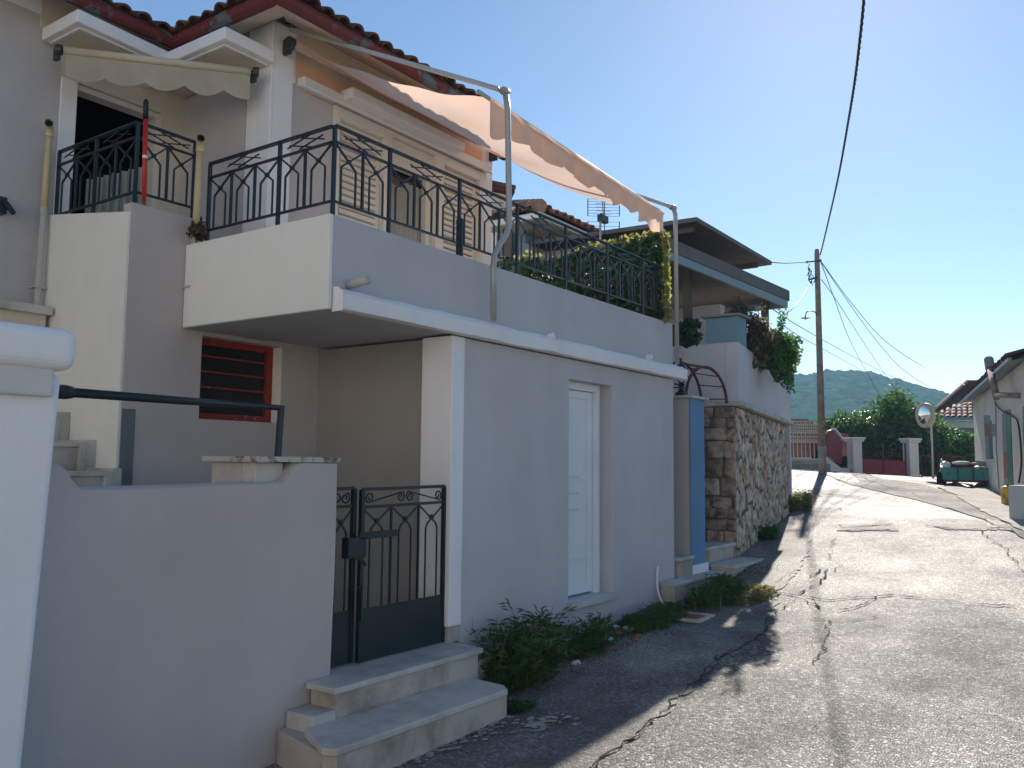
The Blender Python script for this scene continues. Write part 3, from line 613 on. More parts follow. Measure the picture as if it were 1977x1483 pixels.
# red and black stick
p0=np.array([3.31,5.44,1.775]); p1=PY(282,192,5.44)
t=thing('umbrella_pole',p0,'upright red pole with black tip leaning in the corner of the tower railing','pole')
MB().tube([p0,p0+(p1-p0)*.80],.016,10).build('shaft',M['red'],t,smooth=True)
MB().tube([p0+(p1-p0)*.80,p0+(p1-p0)*.97,p1],[.019,.018,.010],10).build('tip',M['black'],t,smooth=True)
MB().tube([p0+(p1-p0)*.42,p0+(p1-p0)*.45],.0175,10).build('ring',M['plasticwhite'],t)
# ------------- small rolled awning on the porch -------------
a=np.array([3.19,6.40,3.075]); b_=np.array([4.215,5.52,3.075]); t=thing('small_awning',(a+b_)/2,'rolled cream awning with scalloped valance above the dark doorway','awning')
MB().tube([a,b_],.030,12).build('front_bar',M['creammetal'],t,smooth=True)
n=150; v=[]; mb=MB(); L=np.linalg.norm(b_-a); dv=(b_-a)/L; nr=np.array([dv[1],-dv[0],0]); nr=nr if nr[1]<0 else -nr
for i in range(n+1):
    s=.01+i/n*.985; q=a+(b_-a)*s; dz=.155+.055*abs(math.sin((s*4.7)*PI))**.8 if 0.0<s<1 else .15
    k=.012*math.sin(s*23); v+=[q+nr*.0-np.array([0,0,.028]),q+nr*(k*.5)-np.array([0,0,.1]),q+nr*(k)-np.array([0,0,dz+.02])]
mb.add(v,[(3*i+j,3*i+j+1,3*i+j+4,3*i+j+3) for i in range(n) for j in range(2)]); mb.build('valance',M['cream'],t,smooth=True)
for e,sg in ((a,-1),(b_,1)):
    c=e+dv*sg*.035; MB().lathe([(.015,-.025),(.04,-.02),(.04,.02),(.015,.025)],c,12,ax=tuple(dv)).box(c[0]-.015,c[1]-.0,c[2]-.075,c[0]+.015,c[1]+.06,c[2]+.02).build('bracket',M['darkmetal'],t,bevel=.004)
# ------------- big peach awning -------------
A=np.array([4.53,5.36,3.36]); B=np.array([7.38,5.36,3.32]); Cc=np.array([5.33,4.02,2.90]); Dd=np.array([8.50,4.02,2.745])
t=thing('balcony_awning',(5.3,4.0,1.1),'large sagging peach awning on two grey posts over the balcony','awning')
mb=MB(); nu,nv=60,28; v=[]
for i in range(nu+1):
    for j in range(nv+1):
        s,q=i/nu,j/nv; p=(A*(1-s)+B*s)*(1-q)+(Cc*(1-s)+Dd*s)*q
        sag=-.13*math.sin(q*PI)*(1-.2*s)-.03*math.sin(s*PI)*q; edge=.05*math.sin(q*PI)*(math.exp(-s*9)-.4*math.exp(-(1-s)*9))
        fold=.012*math.sin(s*17+q*5)*math.sin(q*PI)+.008*math.sin(q*22+s*6)*(1-s)
        v.append(p+np.array([0,0,sag+edge+fold]))
mb.add(v,[(i*(nv+1)+j,(i+1)*(nv+1)+j,(i+1)*(nv+1)+j+1,i*(nv+1)+j+1) for i in range(nu) for j in range(nv)]); cl=mb.build('cloth',M['awning'],t,smooth=True)
mb=MB(); n=220; v=[]
for i in range(n+1):
    s=i/n; q=Cc*(1-s)+Dd*s; h=.19+.05*abs(math.sin(s*11.5*PI))**.7+.08*math.exp(-(s*14)**2)+.07*math.exp(-((1-s)*10)**2); k=.03*math.sin(s*31)+.02*math.sin(s*77)
    for r_ in range(5): v.append(q+np.array([0,-.03+k*(r_/4)+.0,-h*r_/4]))
mb.add(v,[(5*i+j,5*i+j+1,5*i+j+6,5*i+j+5) for i in range(n) for j in range(4)]); mb.build('valance',M['awning'],t,smooth=True)
MB().tube([A+np.array([-.03,0,.02]),B+np.array([.02,0,.02])],.042,12).build('roller',M['awning'],t,smooth=True)
MB().tube([Cc-np.array([.12,0,-.01]),Dd+np.array([.06,0,.01])],.017,10).build('front_bar',M['alu'],t,smooth=True)
T1=np.array([5.41,3.90,2.955]); T2=np.array([8.56,3.90,2.80])
MB().bar((4.50,5.42,3.52),T1,.026,.036).build('arm',M['alu'],t,bevel=.004)
MB().bar((7.42,5.42,3.42),T2,.026,.036).build('arm',M['alu'],t,bevel=.004)
MB().tube([(5.272,3.89,1.09),(5.262,3.89,1.50),(5.275,3.89,1.60),(5.33,3.89,1.68),(5.43,3.89,1.80),(5.462,3.89,1.88),(5.462,3.89,2.0),T1+np.array([.02,-.01,-.15]),T1],.024,12).build('post',M['alu'],t,smooth=True)
MB().tube([(8.60,3.89,1.09),(8.585,3.89,2.62),(8.59,3.89,2.72),T2],.024,12).build('post',M['alu'],t,smooth=True)
for q in (T1,T2): MB().lathe([(.03,-.03),(.034,0),(.03,.03)],q,10,ax=(1,0,0.01)).lathe([(.016,-.07),(.016,.03)],q+np.array([-.03,0.02,-.01]),8,ax=(1,.2,.01)).build('joint',M['alu'],t)
for q in (A,B): MB().lathe([(.03,-.03),(.05,-.03),(.05,.03),(.03,.03)],q+np.array([-.05 if q is A else .05,.02,.02]),12,ax=(1,0,0.01)).box(q[0]-.045,q[1]+.04,q[2]-.05,q[0]-.015,q[1]+.14,q[2]+.08).build('wall_bracket',M['darkmetal'],t,bevel=.003)
# =====================================================================
# leaves helper
# =====================================================================
def leaf_cloud(mb,pts,size,aspect=1.6,upbias=0,mi=0,dirs=None,droop=0,vary=.4):
    n=len(pts); d=rng.normal(size=(n,3)) if dirs is None else np.array(dirs)+rng.normal(0,.35,(n,3)); d[:,2]+=upbias; d/=np.linalg.norm(d,axis=1)[:,None]
    o=rng.normal(size=(n,3)); o-=d*(o*d).sum(1)[:,None]; o/=np.linalg.norm(o,axis=1)[:,None]; nn=np.cross(d,o)
    sz=size*(1-vary/2+vary*rng.random(n)); 
    base=len(mb.v); pts=np.array(pts)
    a=pts-d*(sz*aspect/2)[:,None]; m1=pts+o*(sz/2)[:,None]+nn*(sz*.12)[:,None]; m2=pts-o*(sz/2)[:,None]+nn*(sz*.12)[:,None]; e=pts+d*(sz*aspect/2)[:,None]-np.array([0,0,1])*(sz*droop)[:,None]
    V=np.stack([a,m1,e,m2],1).reshape(-1,3); mb.v+=list(map(tuple,V)); 
    for i in range(n):
        k=base+4*i; mb.f.append((k,k+1,k+2)); mb.f.append((k,k+2,k+3)); mb.m+=[mi,mi]
def crown_pts(c,r,n,clumps=22,squash=1.,fill=.5):
    c=np.array(c,float); r=np.array(r,float) if hasattr(r,'__len__') else np.array([r]*3,float)
    cc=rng.normal(size=(clumps,3)); cc/=np.linalg.norm(cc,axis=1)[:,None]; cc*=(rng.random((clumps,1))**.5)*.80; rad=.20+.22*rng.random(clumps)
    k=rng.integers(0,clumps,n); u=rng.normal(size=(n,3)); u/=np.linalg.norm(u,axis=1)[:,None]; u*=rng.random((n,1))**.45
    return c+(cc[k]+u*rad[k][:,None])*r
# ------------- ivy screen on the end of the balcony -------------
t=thing('ivy_screen',(8.55,5.5,1.55),'dense artificial ivy screen with yellowing edge leaves closing the end of the balcony','hedge screen')
n=9500; Y=4.02+3.2*rng.random(n); tp=2.50+.03*np.sin(Y*5)-.10*np.clip((Y-4.9)*3,0,1)+.09*np.clip((Y-5.5)*4,0,1); Z=1.50+(tp-1.50)*rng.random(n); Xs=8.53+rng.normal(0,.035,n)
mb=MB(); leaf_cloud(mb,np.stack([Xs,Y,Z],1),.055,1.3); mb.build('leaves',M['ivy'],t)
n=130; Z=1.55+.98*rng.random(n); mb=MB(); leaf_cloud(mb,np.stack([8.53+rng.normal(0,.03,n),3.985+rng.normal(0,.012,n)-.02*(rng.random(n)>.6),Z],1),.065,1.35)
n=150; Y=4.0+3.2*rng.random(n)**1.6; tp=2.52-.10*np.clip((Y-4.9)*3,0,1)+.09*np.clip((Y-5.5)*4,0,1); leaf_cloud(mb,np.stack([8.53+rng.normal(0,.03,n),Y,tp+.01+rng.normal(0,.015,n)],1),.06,1.3)
mb.build('edge_leaves',M['ivyyellow'],t)
mb=MB()
for y in np.linspace(4.05,7.2,13): mb.bar((8.56,y,1.5),(8.56,y,2.42),.008,.008)
for z in np.linspace(1.55,2.40,6): mb.bar((8.565,4.03,z),(8.565,7.2,z),.006,.006)
mb.build('mesh_panel',M['darkgreen'],t)
# =====================================================================
# STREET FRONT: boundary wall, pillars, steps, gate
# =====================================================================
# boundary wall: hand-plastered sheet with raised left end
t=thing('boundary_wall',(2.9,4.05,-1.7),'smooth grey plastered garden wall in the left foreground','wall')
n=60; X=np.linspace(1.55,3.765,n+1); mb=MB()
top=np.where(X<2.16,-.015-.105/(1+np.exp(-(X-2.12)*60)),-.118+.008*np.sin(X*2.2))
top=top+np.where(X>3.30,1/(1+np.exp(-(X-3.40)*60))*.118,0)
rows=40
for side,y in ((0,3.962),(1,4.13)):
    for i in range(n+1):
        for j in range(rows+1):
            z=-1.95+(top[i]+1.95)*j/rows; yy=y+(.006*math.sin(X[i]*3+z*2)+.004*math.sin(X[i]*9-z*4) if side==0 else 0)
            if j==rows: yy+=(.02 if side==0 else -.02)
            elif j==rows-1: z=top[i]-.014
            mb.v.append((X[i],yy,z))
K=(n+1)*(rows+1)
for i in range(n):
    for j in range(rows):
        a=i*(rows+1)+j; b_=a+rows+1; mb.f.append((a,b_,b_+1,a+1)); mb.f.append((K+a,K+a+1,K+b_+1,K+b_)); mb.m+=[0,0]
    a=i*(rows+1)+rows; b_=a+rows+1; mb.f.append((a,b_,K+b_,K+a)); mb.m.append(0)
for j in range(rows):
    for i in (0,n):
        a=i*(rows+1)+j; mb.f.append((a,a+1,K+a+1,K+a) if i==0 else (a,K+a,K+a+1,a+1)); mb.m.append(0)
mb.build('plaster',M['greywarm'],t,smooth=True).data.set_sharp_from_angle(angle=R(40))
MB().box(3.20,4.14,-1.75,3.74,4.42,-.004).box(3.20,4.02,-.13,3.40,4.139,-.004).build('gate_pillar',M['marble'],t,bevel=.006)
MB().box(3.16,3.95,0,3.79,4.46,.032).build('pillar_cap',M['marbledirty'],t,bevel=.004)
# white end pillar
t=thing('white_pillar',(1.6,3.85,-1.7),'thick whitewashed pillar with rounded cap cut by the left picture edge','pillar')
mb=MB(); mb.add([(1.2,3.66,-1.9),(1.80,3.66,-1.9),(1.80,4.0,-1.9),(1.2,4.0,-1.9),(1.2,3.66,.36),(1.90,3.66,.36),(1.90,4.0,.36),(1.2,4.0,.36)],[(3,2,1,0),(4,5,6,7),(0,1,5,4),(1,2,6,5),(2,3,7,6),(3,0,4,7)])
mb.build('shaft',M['white'],t,bevel=.03,seg=4)
MB().box(1.15,3.62,.26,1.845,4.0,.40).build('collar',M['whiteold'],t,bevel=.012,seg=3)
MB().box(1.1,3.58,.372,1.925,4.06,.548).build('cap',M['white'],t,bevel=.055,seg=5)
# handrail pipe
t=thing('handrail',(3.45,4.05,-.12),'black iron pipe rail running from the white pillar to the grey garden wall','handrail')
a=np.array([1.90,4.05,.318]); e=np.array([3.39,4.05,.318]); MB().tube([a,a+(e-a)*.55,e-np.array([.012,0,0])],[.024,.021,.0165],12).build('top_pipe',M['iron'],t,smooth=True)
MB().lathe([(.028,0),(.034,.02),(.034,.10),(.028,.13)],a+np.array([.12,0,0]),12,ax=(1,0,0.001)).lathe([(.035,0),(.045,.03),(.03,.09)],a+np.array([.02,0,.01]),8,ax=(1,0,.35)).build('coupling',M['iron'],t)
MB().bar((3.395,4.05,.333),(3.375,4.05,-.14),.032,.028,upv=(0,1,0)).build('post',M['iron'],t,bevel=.003)
# marble steps
t=thing('entrance_steps',(4.1,3.7,-1.62),'two worn marble steps under the black iron gate','steps')
def slabpoly(poly,z0,z1,name,m,par,bev=.008): return MB().prism(poly,z0,z1).build(name,m,par,bevel=bev,seg=3)
slabpoly([(3.56,3.71),(4.955,3.71),(4.985,3.99),(5.0,4.11),(3.78,4.11),(3.775,3.958),(3.56,3.955)],-1.308,-1.272,'landing_slab',M['marble'],t)
slabpoly([(3.60,3.735),(4.93,3.735),(4.95,3.98),(3.60,3.95)],-1.80,-1.3085,'upper_riser',M['riser'],t,.004)
slabpoly([(3.23,3.345),(4.73,3.34),(4.80,3.42),(4.83,3.734),(3.36,3.734),(3.20,3.42)],-1.49,-1.45,'lower_tread',M['marble'],t)
slabpoly([(3.25,3.36),(4.74,3.355),(4.80,3.43),(4.82,3.95),(3.36,3.95),(3.22,3.43)],-1.95,-1.4905,'lower_riser',M['riser'],t,.004)
slabpoly([(4.952,3.80),(5.13,3.81),(5.13,3.985),(4.952,3.985)],-1.8,-1.40,'side_block',M['marble'],t)
MB().box(3.42,3.735,-1.80,3.598,3.95,-1.40).build('side_block',M['marble'],t,bevel=.006)
# iron gate
t=thing('garden_gate',(4.45,4.05,-1.27),'black wrought-iron gate with scrolls and a solid lower sheet','gate')
def leaf(x0,x1,y,nb,dz0=0,arch=True,lab=None):
    zb,zp,zm,zt=-1.262,-.93,-.285,-.17
    fr=MB().bar((x0,y,zb),(x0,y,zt),.03,.03).bar((x1,y,zb),(x1,y,zt+.008),.03,.03).bar((x0,y,zt),(x1,y,zt+.008),.014,.022).bar((x0,y,zm),(x1,y,zm+.01),.016,.02)
    lf=fr.build('gate_leaf',M['iron'],t,bevel=.002,label=lab)
    MB().box(x0+.015,y-.006,zb,x1-.015,y+.006,zp).build('sheet',M['gatesheet'],lf)
    w=(x1-x0)/nb
    for i in range(nb):
        a,b_=x0+i*w,x0+(i+1)*w; zk=zm-.165; xl,xr=a+w*.28,a+w*.72
        mb=MB().bar((xl,y,zp),(xl,y,zk),.009).bar((xl,y,zk),(xl+.02,y,zk+.035),.009).bar((xl+.02,y,zk+.035),(b_-.01,y,zm-.01),.009).bar((xr,y,zp),(xr,y,zk),.009).bar((xr,y,zk),(xr-.02,y,zk+.035),.0092).bar((xr-.02,y,zk+.035),(a+.01,y,zm-.01),.0092)
        mb.lathe([(.001,-.014),(.016,-.012),(.018,0),(.016,.012),(.001,.014)],((a+b_)/2,y,zk+.075),8,ax=(0,-1,0.001)); mb.build('arch_ornament',M['iron'],lf)
        if i: MB().bar((a,y,zp),(a,y,zm),.014,.014).build('bar',M['iron'],lf)
    return lf,zm,zt
def scroll(x0,x1,z0,z1,y,flip):
    """S-scroll: a spiral at each end"""
    P=[]; r0=(z1-z0)*.42; c0=np.array([x0+r0*1.1,z0+r0*1.15]); c1=np.array([x1-r0*1.1,z1-r0*1.15])
    for k in range(26): a=k/25*PI*2.6; r=r0*(.18+.82*k/25); P.append((c0[0]+r*math.cos(a+2.2),c0[1]+r*math.sin(a+2.2)))
    Q=[]
    for k in range(26): a=k/25*PI*2.6; r=r0*(.18+.82*k/25); Q.append((c1[0]+r*math.cos(a+2.2+PI),c1[1]+r*math.sin(a+2.2+PI)))
    pts=P+Q[::-1]
    if flip: pts=[(x0+x1-p[0],p[1]) for p in pts]
    return [(p[0],y,p[1]) for p in pts]
lf,zm,zt=leaf(4.07,4.90,4.04,3,lab='wider right-hand gate leaf')
MB().tube(scroll(4.10,4.48,zm+.015,zt-.008,4.04,False),.0055,6).build('scroll',M['iron'],lf); MB().tube(scroll(4.49,4.87,zm+.015,zt-.008,4.04,True),.0055,6).build('scroll',M['iron'],lf)
lf2,zm,zt=leaf(3.60,4.03,4.075,2,lab='narrow left-hand gate leaf')
MB().tube(scroll(3.84,4.00,zm+.01,zt-.006,4.075,False),.0055,6).build('scroll',M['iron'],lf2)
MB().box(3.92,4.0,-.60,4.08,4.06,-.47).box(4.02,4.0,-.485,4.37,4.012,-.44).tube([(3.98,3.985,-.60),(4.03,3.975,-.62),(4.06,3.985,-.65)],.008).lathe([(.012,-.03),(.018,-.02),(.018,0)],(4.0,4.0,-.54),10,ax=(0,-1,.001)).build('lock',M['iron'],lf,bevel=.004)
MB().bar((4.06,4.015,-1.0),(4.06,4.015,-.78),.012).bar((4.03,4.015,-.79),(4.07,4.015,-.79),.012).build('drop_bolt',M['iron'],lf)
# =====================================================================
# NEIGHBOURING PROPERTY
# =====================================================================
t=thing('blue_gatepost',(9.35,4.2,-1.2),'tall gatepost with bright blue street face and stained pinkish side','gatepost')
MB().box(9.17,4.012,-1.35,9.55,5.3,.765).build('side_wall',M['pink'],t,bevel=.006)
MB().box(9.168,3.99,-1.10,9.56,4.011,.765).build('blue_face',M['bluepaint'],t,bevel=.003)
MB().box(9.15,3.97,-1.22,9.60,4.010,-1.101).build('plinth',M['white'],t)
MB().box(9.12,3.95,.767,9.62,5.33,.797).build('cap',M['marble'],t,bevel=.004)
# post lantern on it
t=thing('post_lantern',(9.22,4.12,.80),'small black post lantern standing on the blue gatepost','lantern')
c=np.array([9.22,4.12,0]); MB().lathe([(.075,.798),(.07,.83),(.035,.86),(.03,.90),(.045,.93),(.02,.95)],c,12).build('base',M['iron'],t)
MB().lathe([(.035,.951),(.065,1.10),(.066,1.105)],c,6).build('glass',M['lampglass'],t)
mb=MB().lathe([(.085,1.106),(.06,1.14),(.02,1.175),(.012,1.20),(.012,1.23)],c,6)
for k in range(6): a=k*PI/3; mb.bar(c+np.array([.037*math.cos(a),.037*math.sin(a),.95]),c+np.array([.068*math.cos(a),.068*math.sin(a),1.106]),.008)
mb.build('cage',M['iron'],t)
MB().tube([(9.05,4.12,.92),(9.22,4.12,.925)],.012,8).build('bracket',M['iron'],t)
# arched ladder trellis
t=thing('arched_trellis',(9.9,4.3,.80),'rusty red arched ladder-like trellis above the stone wall steps','trellis')
def archp(y,x0,x1,zb,zt_): return [((x0+x1)/2-(x1-x0)/2*math.cos(a),y,zb+(zt_-zb)*math.sin(a)) for a in np.linspace(0,PI,25)]
ya,yb=4.12,4.46
q1=archp(ya,9.35,10.60,.80,1.20); q2=archp(yb,9.35,10.60,.80,1.28)
MB().tube(q1,.019,6).tube([(9.35,ya,.8),(9.35,ya,.1)],.016,6).build('hoop',M['rust'],t); MB().tube(q2,.019,6).tube([(9.35,yb,.8),(9.35,yb,.1)],.016,6).build('hoop',M['rust'],t)
for i in range(2,24,3): MB().bar(q1[i],q2[i],.018,.014).build('rung',M['rust'],t)
# neighbour steps
t=thing('neighbour_steps',(9.3,3.9,-1.3),'stone steps on both sides of the blue gatepost','steps')
def step(x0,y0,x1,y1,zt,zb): MB().box(x0,y0,zt-.035,x1,y1,zt).build('tread',M['marble'],t,bevel=.006); MB().box(x0+.02,y0+.025,zb,x1-.02,y1,zt-.036).build('riser',M['riser'],t)
step(8.34,3.80,9.66,3.985,-1.195,-1.6); step(8.76,3.95,9.166,4.4,-.985,-1.6); step(8.76,4.401,9.166,4.75,-.80,-1.6); step(8.76,4.751,9.166,5.2,-.60,-1.6)
step(9.67,3.68,10.66,3.985,-1.125,-1.6); step(9.62,4.02,10.62,4.35,-.945,-1.6); step(9.62,4.351,10.4,4.65,-.75,-1.6); step(9.62,4.651,10.4,5.2,-.56,-1.6)
# stone wall
dx,dy=math.cos(R(6.5)),math.sin(R(6.5)); c0=np.array([10.64,4.0]); c1=c0+np.array([dx,dy])*3.25; th=.45; nn=np.array([-dy,dx])
t=thing('stone_wall',(10.64,4.0,-1.3),'retaining wall of pale upright field stones with dark joints','wall')
def stones(name,label,P,L,H0,H1,zb,cw,ch,m,lens):
    # split-faced stones set in a recessed mortar bed; P(s,z,d) gives the point at s along, z up, d out of the wall
    mb=MB(); ni=int(L/cw)
    if lens:
        for i in range(-1,ni+1):
            z=zb-rng.random()*ch
            while z<H0+.3:
                h=ch*(.55+.9*rng.random()); s0=i*cw+rng.normal(0,cw*.10); w=cw*(.93+.25*rng.random()); hz=.22*h
                k_=.80; poly=[(s0,z+hz),(s0+w*.5,z-hz*.35),(s0+w,z+hz),(s0+w*1.02,z+h-hz),(s0+w*.5,z+h+hz*.35),(s0,z+h-hz)]; z+=h
                yield_stone(mb,poly,P,L,H0,H1,zb,.91)
    else:
        z=zb
        while z<H0:
            h=ch*(.6+.8*rng.random()); s0=-rng.random()*cw
            while s0<L:
                w=cw*(.5+rng.random()); yield_stone(mb,[(s0,z),(s0+w*.5,z+rng.normal(0,.008)),(s0+w,z),(s0+w,z+h),(s0+w*.5,z+h),(s0,z+h)],P,L,H0,H1,zb); s0+=w
            z+=h
    o=mb.build(name,m,t,smooth=True,label=label); return o
def yield_stone(mb,poly,P,L,H0,H1,zb,k_=.90):
    q=np.array(poly)+rng.normal(0,.010,(len(poly),2)); c=q.mean(0); q=c+(q-c)*(k_ if k_!=.90 else .955)
    q[:,0]=np.clip(q[:,0],.004,L-.004); top=H0+(H1-H0)*q[:,0]/L; q[:,1]=np.clip(q[:,1],zb,top-.012)
    if np.ptp(q[:,0])<.025 or np.ptp(q[:,1])<.03: return
    # round the outline
    k=len(q); r=[]
    for i in range(k):
        a,b1,c1=q[i-1],q[i],q[(i+1)%k]; rf_=.25 if k_!=.90 else .10; r+=[b1+(a-b1)*rf_,b1+(c1-b1)*rf_]
    r=np.array(r); c=r.mean(0); n=len(r); pr=.007+.014*rng.random(); tl=rng.normal(0,.008,2)
    v=[P(x,z,-.02) for x,z in r]+[P(x,z,pr*.6) for x,z in c+(r-c)*.97]+[P(x,z,pr+tl[0]*(x-c[0])/.1+rng.normal(0,.0015)) for x,z in c+(r-c)*.88]+[P(c[0],c[1],pr+.006)]
    f=[(a*n+i,a*n+(i+1)%n,(a+1)*n+(i+1)%n,(a+1)*n+i) for a in range(2) for i in range(n)]+[(2*n+i,2*n+(i+1)%n,3*n) for i in range(n)]
    mb.add(v,f)
def stonemat(name,cols):
    m=mat(name,cols[0],.88,.2,bump=.8,bscale=22,bdist=.012); N=m.node_tree.nodes; Lk=m.node_tree.links; b=N['Principled BSDF']; g=N.new('ShaderNodeNewGeometry'); r=N.new('ShaderNodeValToRGB'); e=r.color_ramp.elements
    while len(e)<len(cols): e.new(.5)
    for i,c in enumerate(cols): e[i].position=i/(len(cols)-1); e[i].color=(*c,1)
    Lk.new(g.outputs['Random Per Island'],r.inputs[0]); n=N.new('ShaderNodeTexNoise'); n.inputs['Scale'].default_value=11; n.inputs['Detail'].default_value=9; Lk.new(N['Texture Coordinate'].outputs['Object'],n.inputs['Vector'])
    r2=N.new('ShaderNodeValToRGB'); Lk.new(n.outputs['Fac'],r2.inputs[0]); r2.color_ramp.elements[0].position=.34; r2.color_ramp.elements[1].position=.6; r2.color_ramp.elements[0].color=(.55,.47,.40,1); r2.color_ramp.elements[1].color=(1.08,1.08,1.08,1)
    mx=N.new('ShaderNodeMix'); mx.data_type='RGBA'; mx.blend_type='MULTIPLY'; mx.inputs[0].default_value=1; Lk.new(r.outputs[0],mx.inputs[6]); Lk.new(r2.outputs[0],mx.inputs[7]); Lk.new(mx.outputs[2],b.inputs['Base Color']); return m
SF=stonemat('pale_field_stone',[(.46,.37,.29),(.62,.54,.45),(.72,.65,.56),(.50,.35,.25),(.66,.58,.48),(.48,.41,.34)]); SB=stonemat('brown_block_stone',[(.34,.25,.20),(.50,.38,.30),(.28,.21,.18),(.56,.45,.37),(.40,.28,.22)])
mortar=mat('dark_mortar',(.15,.125,.105),.95,.1,bump=.8,bscale=30,var=.3,vscale=6)
MB().prism([c0+nn*.03+np.array([.03,0]),c1+nn*.03,c1+nn*th,c0+nn*th+np.array([.06,0])],[-1.5,-1.2,-1.2,-1.5],[.765,.655,.655,.765]).build('mortar_bed',mortar,t)
MB().box(10.60,4.03,-1.5,10.668,5.3,.764).build('end_mortar_bed',mortar,t)
stones('stone_face',None,lambda q,z,d:(c0[0]+dx*q-nn[0]*(d-.03),c0[1]+dy*q-nn[1]*(d-.03),z),3.25,.765,.655,-1.35,.098,.30,SF,True)
stones('end_face','dark reddish brown coursed end of the stone wall',lambda q,z,d:(10.60-d,4.012+q,z),1.25,.765,.765,-1.35,.27,.17,SB,False)
e0,e1=c0-nn*.07,c1-nn*.07+np.array([dx,dy])*.05
MB().prism([e0,e1,c1+nn*.4,c0+nn*.4],[.767,.657,.657,.767],[.83,.72,.72,.83]).build('coping',M['marble'],t,bevel=.010)
for q,s_ in ((.55,.16),(1.55,.12),(2.3,.14)):
    c=c0+np.array([dx,dy])*q+nn*.12; z=.833-.034*q
    r_=thing('coping_stone',(c[0],c[1],z),{.55:'large dark broken slab nearest the corner on the stone wall coping',1.55:'middle thin dark slab lying on the stone wall coping',2.3:'farthest small dark slab lying on the stone wall coping'}[q],'stone','loose slabs on the stone wall')
    mb=MB()
    for k in range(3):
        a=rng.random()*PI; w=s_*(1-.2*k); mb.prism([(c[0]+w*math.cos(a+b1)*(1+.3*rng.random()),c[1]+w*.6*math.sin(a+b1)) for b1 in np.linspace(0,2*PI,6,endpoint=False)],z+.018*k,z+.018*k+.016)
    mb.build('slab',M['patch'],r_)
# terrace house
t=thing('terrace_house',(12,5,0),'white-walled terrace house under large dark flat canopies','house')
w0=np.array([10.88,4.06]); w1=w0+np.array([dx,dy])*3.27
MB().prism([w0,w1,w1+nn*.16,w0+nn*.16],[.7]*4,[1.62,1.415,1.415,1.62]).prism([w0,w0+nn*.0+np.array([.15,.17]),(11.05,6.6),(10.88,6.6)],.3,[1.62]*4).build('terrace_wall',M['terracewhite'],t,bevel=.006)
MB().prism([w1,w1+np.array([.12,.02]),w1+nn*3,w1+nn*3+np.array([-.1,0])],-.7,1.415).prism([(11.0,6.6),(14,6.6),(14,6.4),(11.0,6.4)],-.5,1.0).build('terrace_side',M['terracewhite'],t)
MB().prism([(10.95,4.3),(13.9,4.62),(13.9,9),(10.95,9)],.9,1.0).build('terrace_floor',M['concrete'],t)
# rear block with doorway (wall across the terrace)
MB().box(12.7,5.02,.9,12.9,5.42,2.5).box(12.7,5.42,2.26,12.9,6.3,2.5).box(12.7,6.3,.9,12.9,9.5,2.7).box(9.8,7.2,.9,12.7,7.4,3.3).build('terrace_back_wall',M['terracewhite'],t)
MB().box(12.67,5.36,.9,12.7,5.42,2.3).box(12.67,5.02,2.25,12.7,6.0,2.31).build('terrace_door_frame',M['white'],t); MB().box(12.74,5.43,.9,12.78,6.3,2.25).build('terrace_door',mat('brown_door',(.22,.09,.05),.6,.3,var=.2),t)
a=PY(1345,418,4.6); b_=PY(1490,505,4.6)
MB().prism([(a[0],4.6),(b_[0],4.6),(b_[0]+.35,7.6),(a[0]-.2,7.6)],3.30,3.36).build('canopy',M['darkroof'],t,label='upper dark flat canopy')
for x in (a[0]+.25,b_[0]-.25): MB().bar((x,4.75,3.262),(x,7.5,3.262),.05,.07).build('rafter',M['brown'],t)
MB().prism([(9.9,4.66),(14.10,4.47),(14.2,7.4),(9.9,7.4)],2.80,[2.88,2.88,2.95,2.95]).build('canopy',M['darkroof'],t,label='lower dark canopy roof')
MB().bar((9.9,4.63,2.80),(14.10,4.42,2.80),.05,.17).bar((14.125,4.395,2.80),(14.2,7.4,2.80),.05,.17).build('roof_edge',M['darkroof'],t)
MB().bar((9.9,4.64,2.655),(14.08,4.43,2.655),.05,.11).bar((14.105,4.42,2.655),(14.18,7.4,2.655),.05,.11).build('fascia',M['fascia'],t)
MB().box(13.98,4.72,1.2,14.08,4.82,2.70).box(11.15,4.85,1.0,11.25,4.95,2.72).build('canopy_post',M['brown'],t)
MB().box(9.9,7.0,.8,10.0,7.15,3.3).prism([(9.9,6.9),(12.6,6.9),(12.6,7.0),(9.9,7.0)],1.0,2.8).build('shade_panel',M['brown'],t)
t2=thing('blue_planter_column',(11.2,4.3,1.6),'pale blue square column with flat stone cap on the terrace wall','column')
MB().box(11.02,4.12,1.55,11.36,4.56,1.99).build('body',M['paleblue'],t2,bevel=.005); MB().box(10.97,4.07,1.992,11.42,4.62,2.02).build('cap',M['concrete'],t2,bevel=.004)
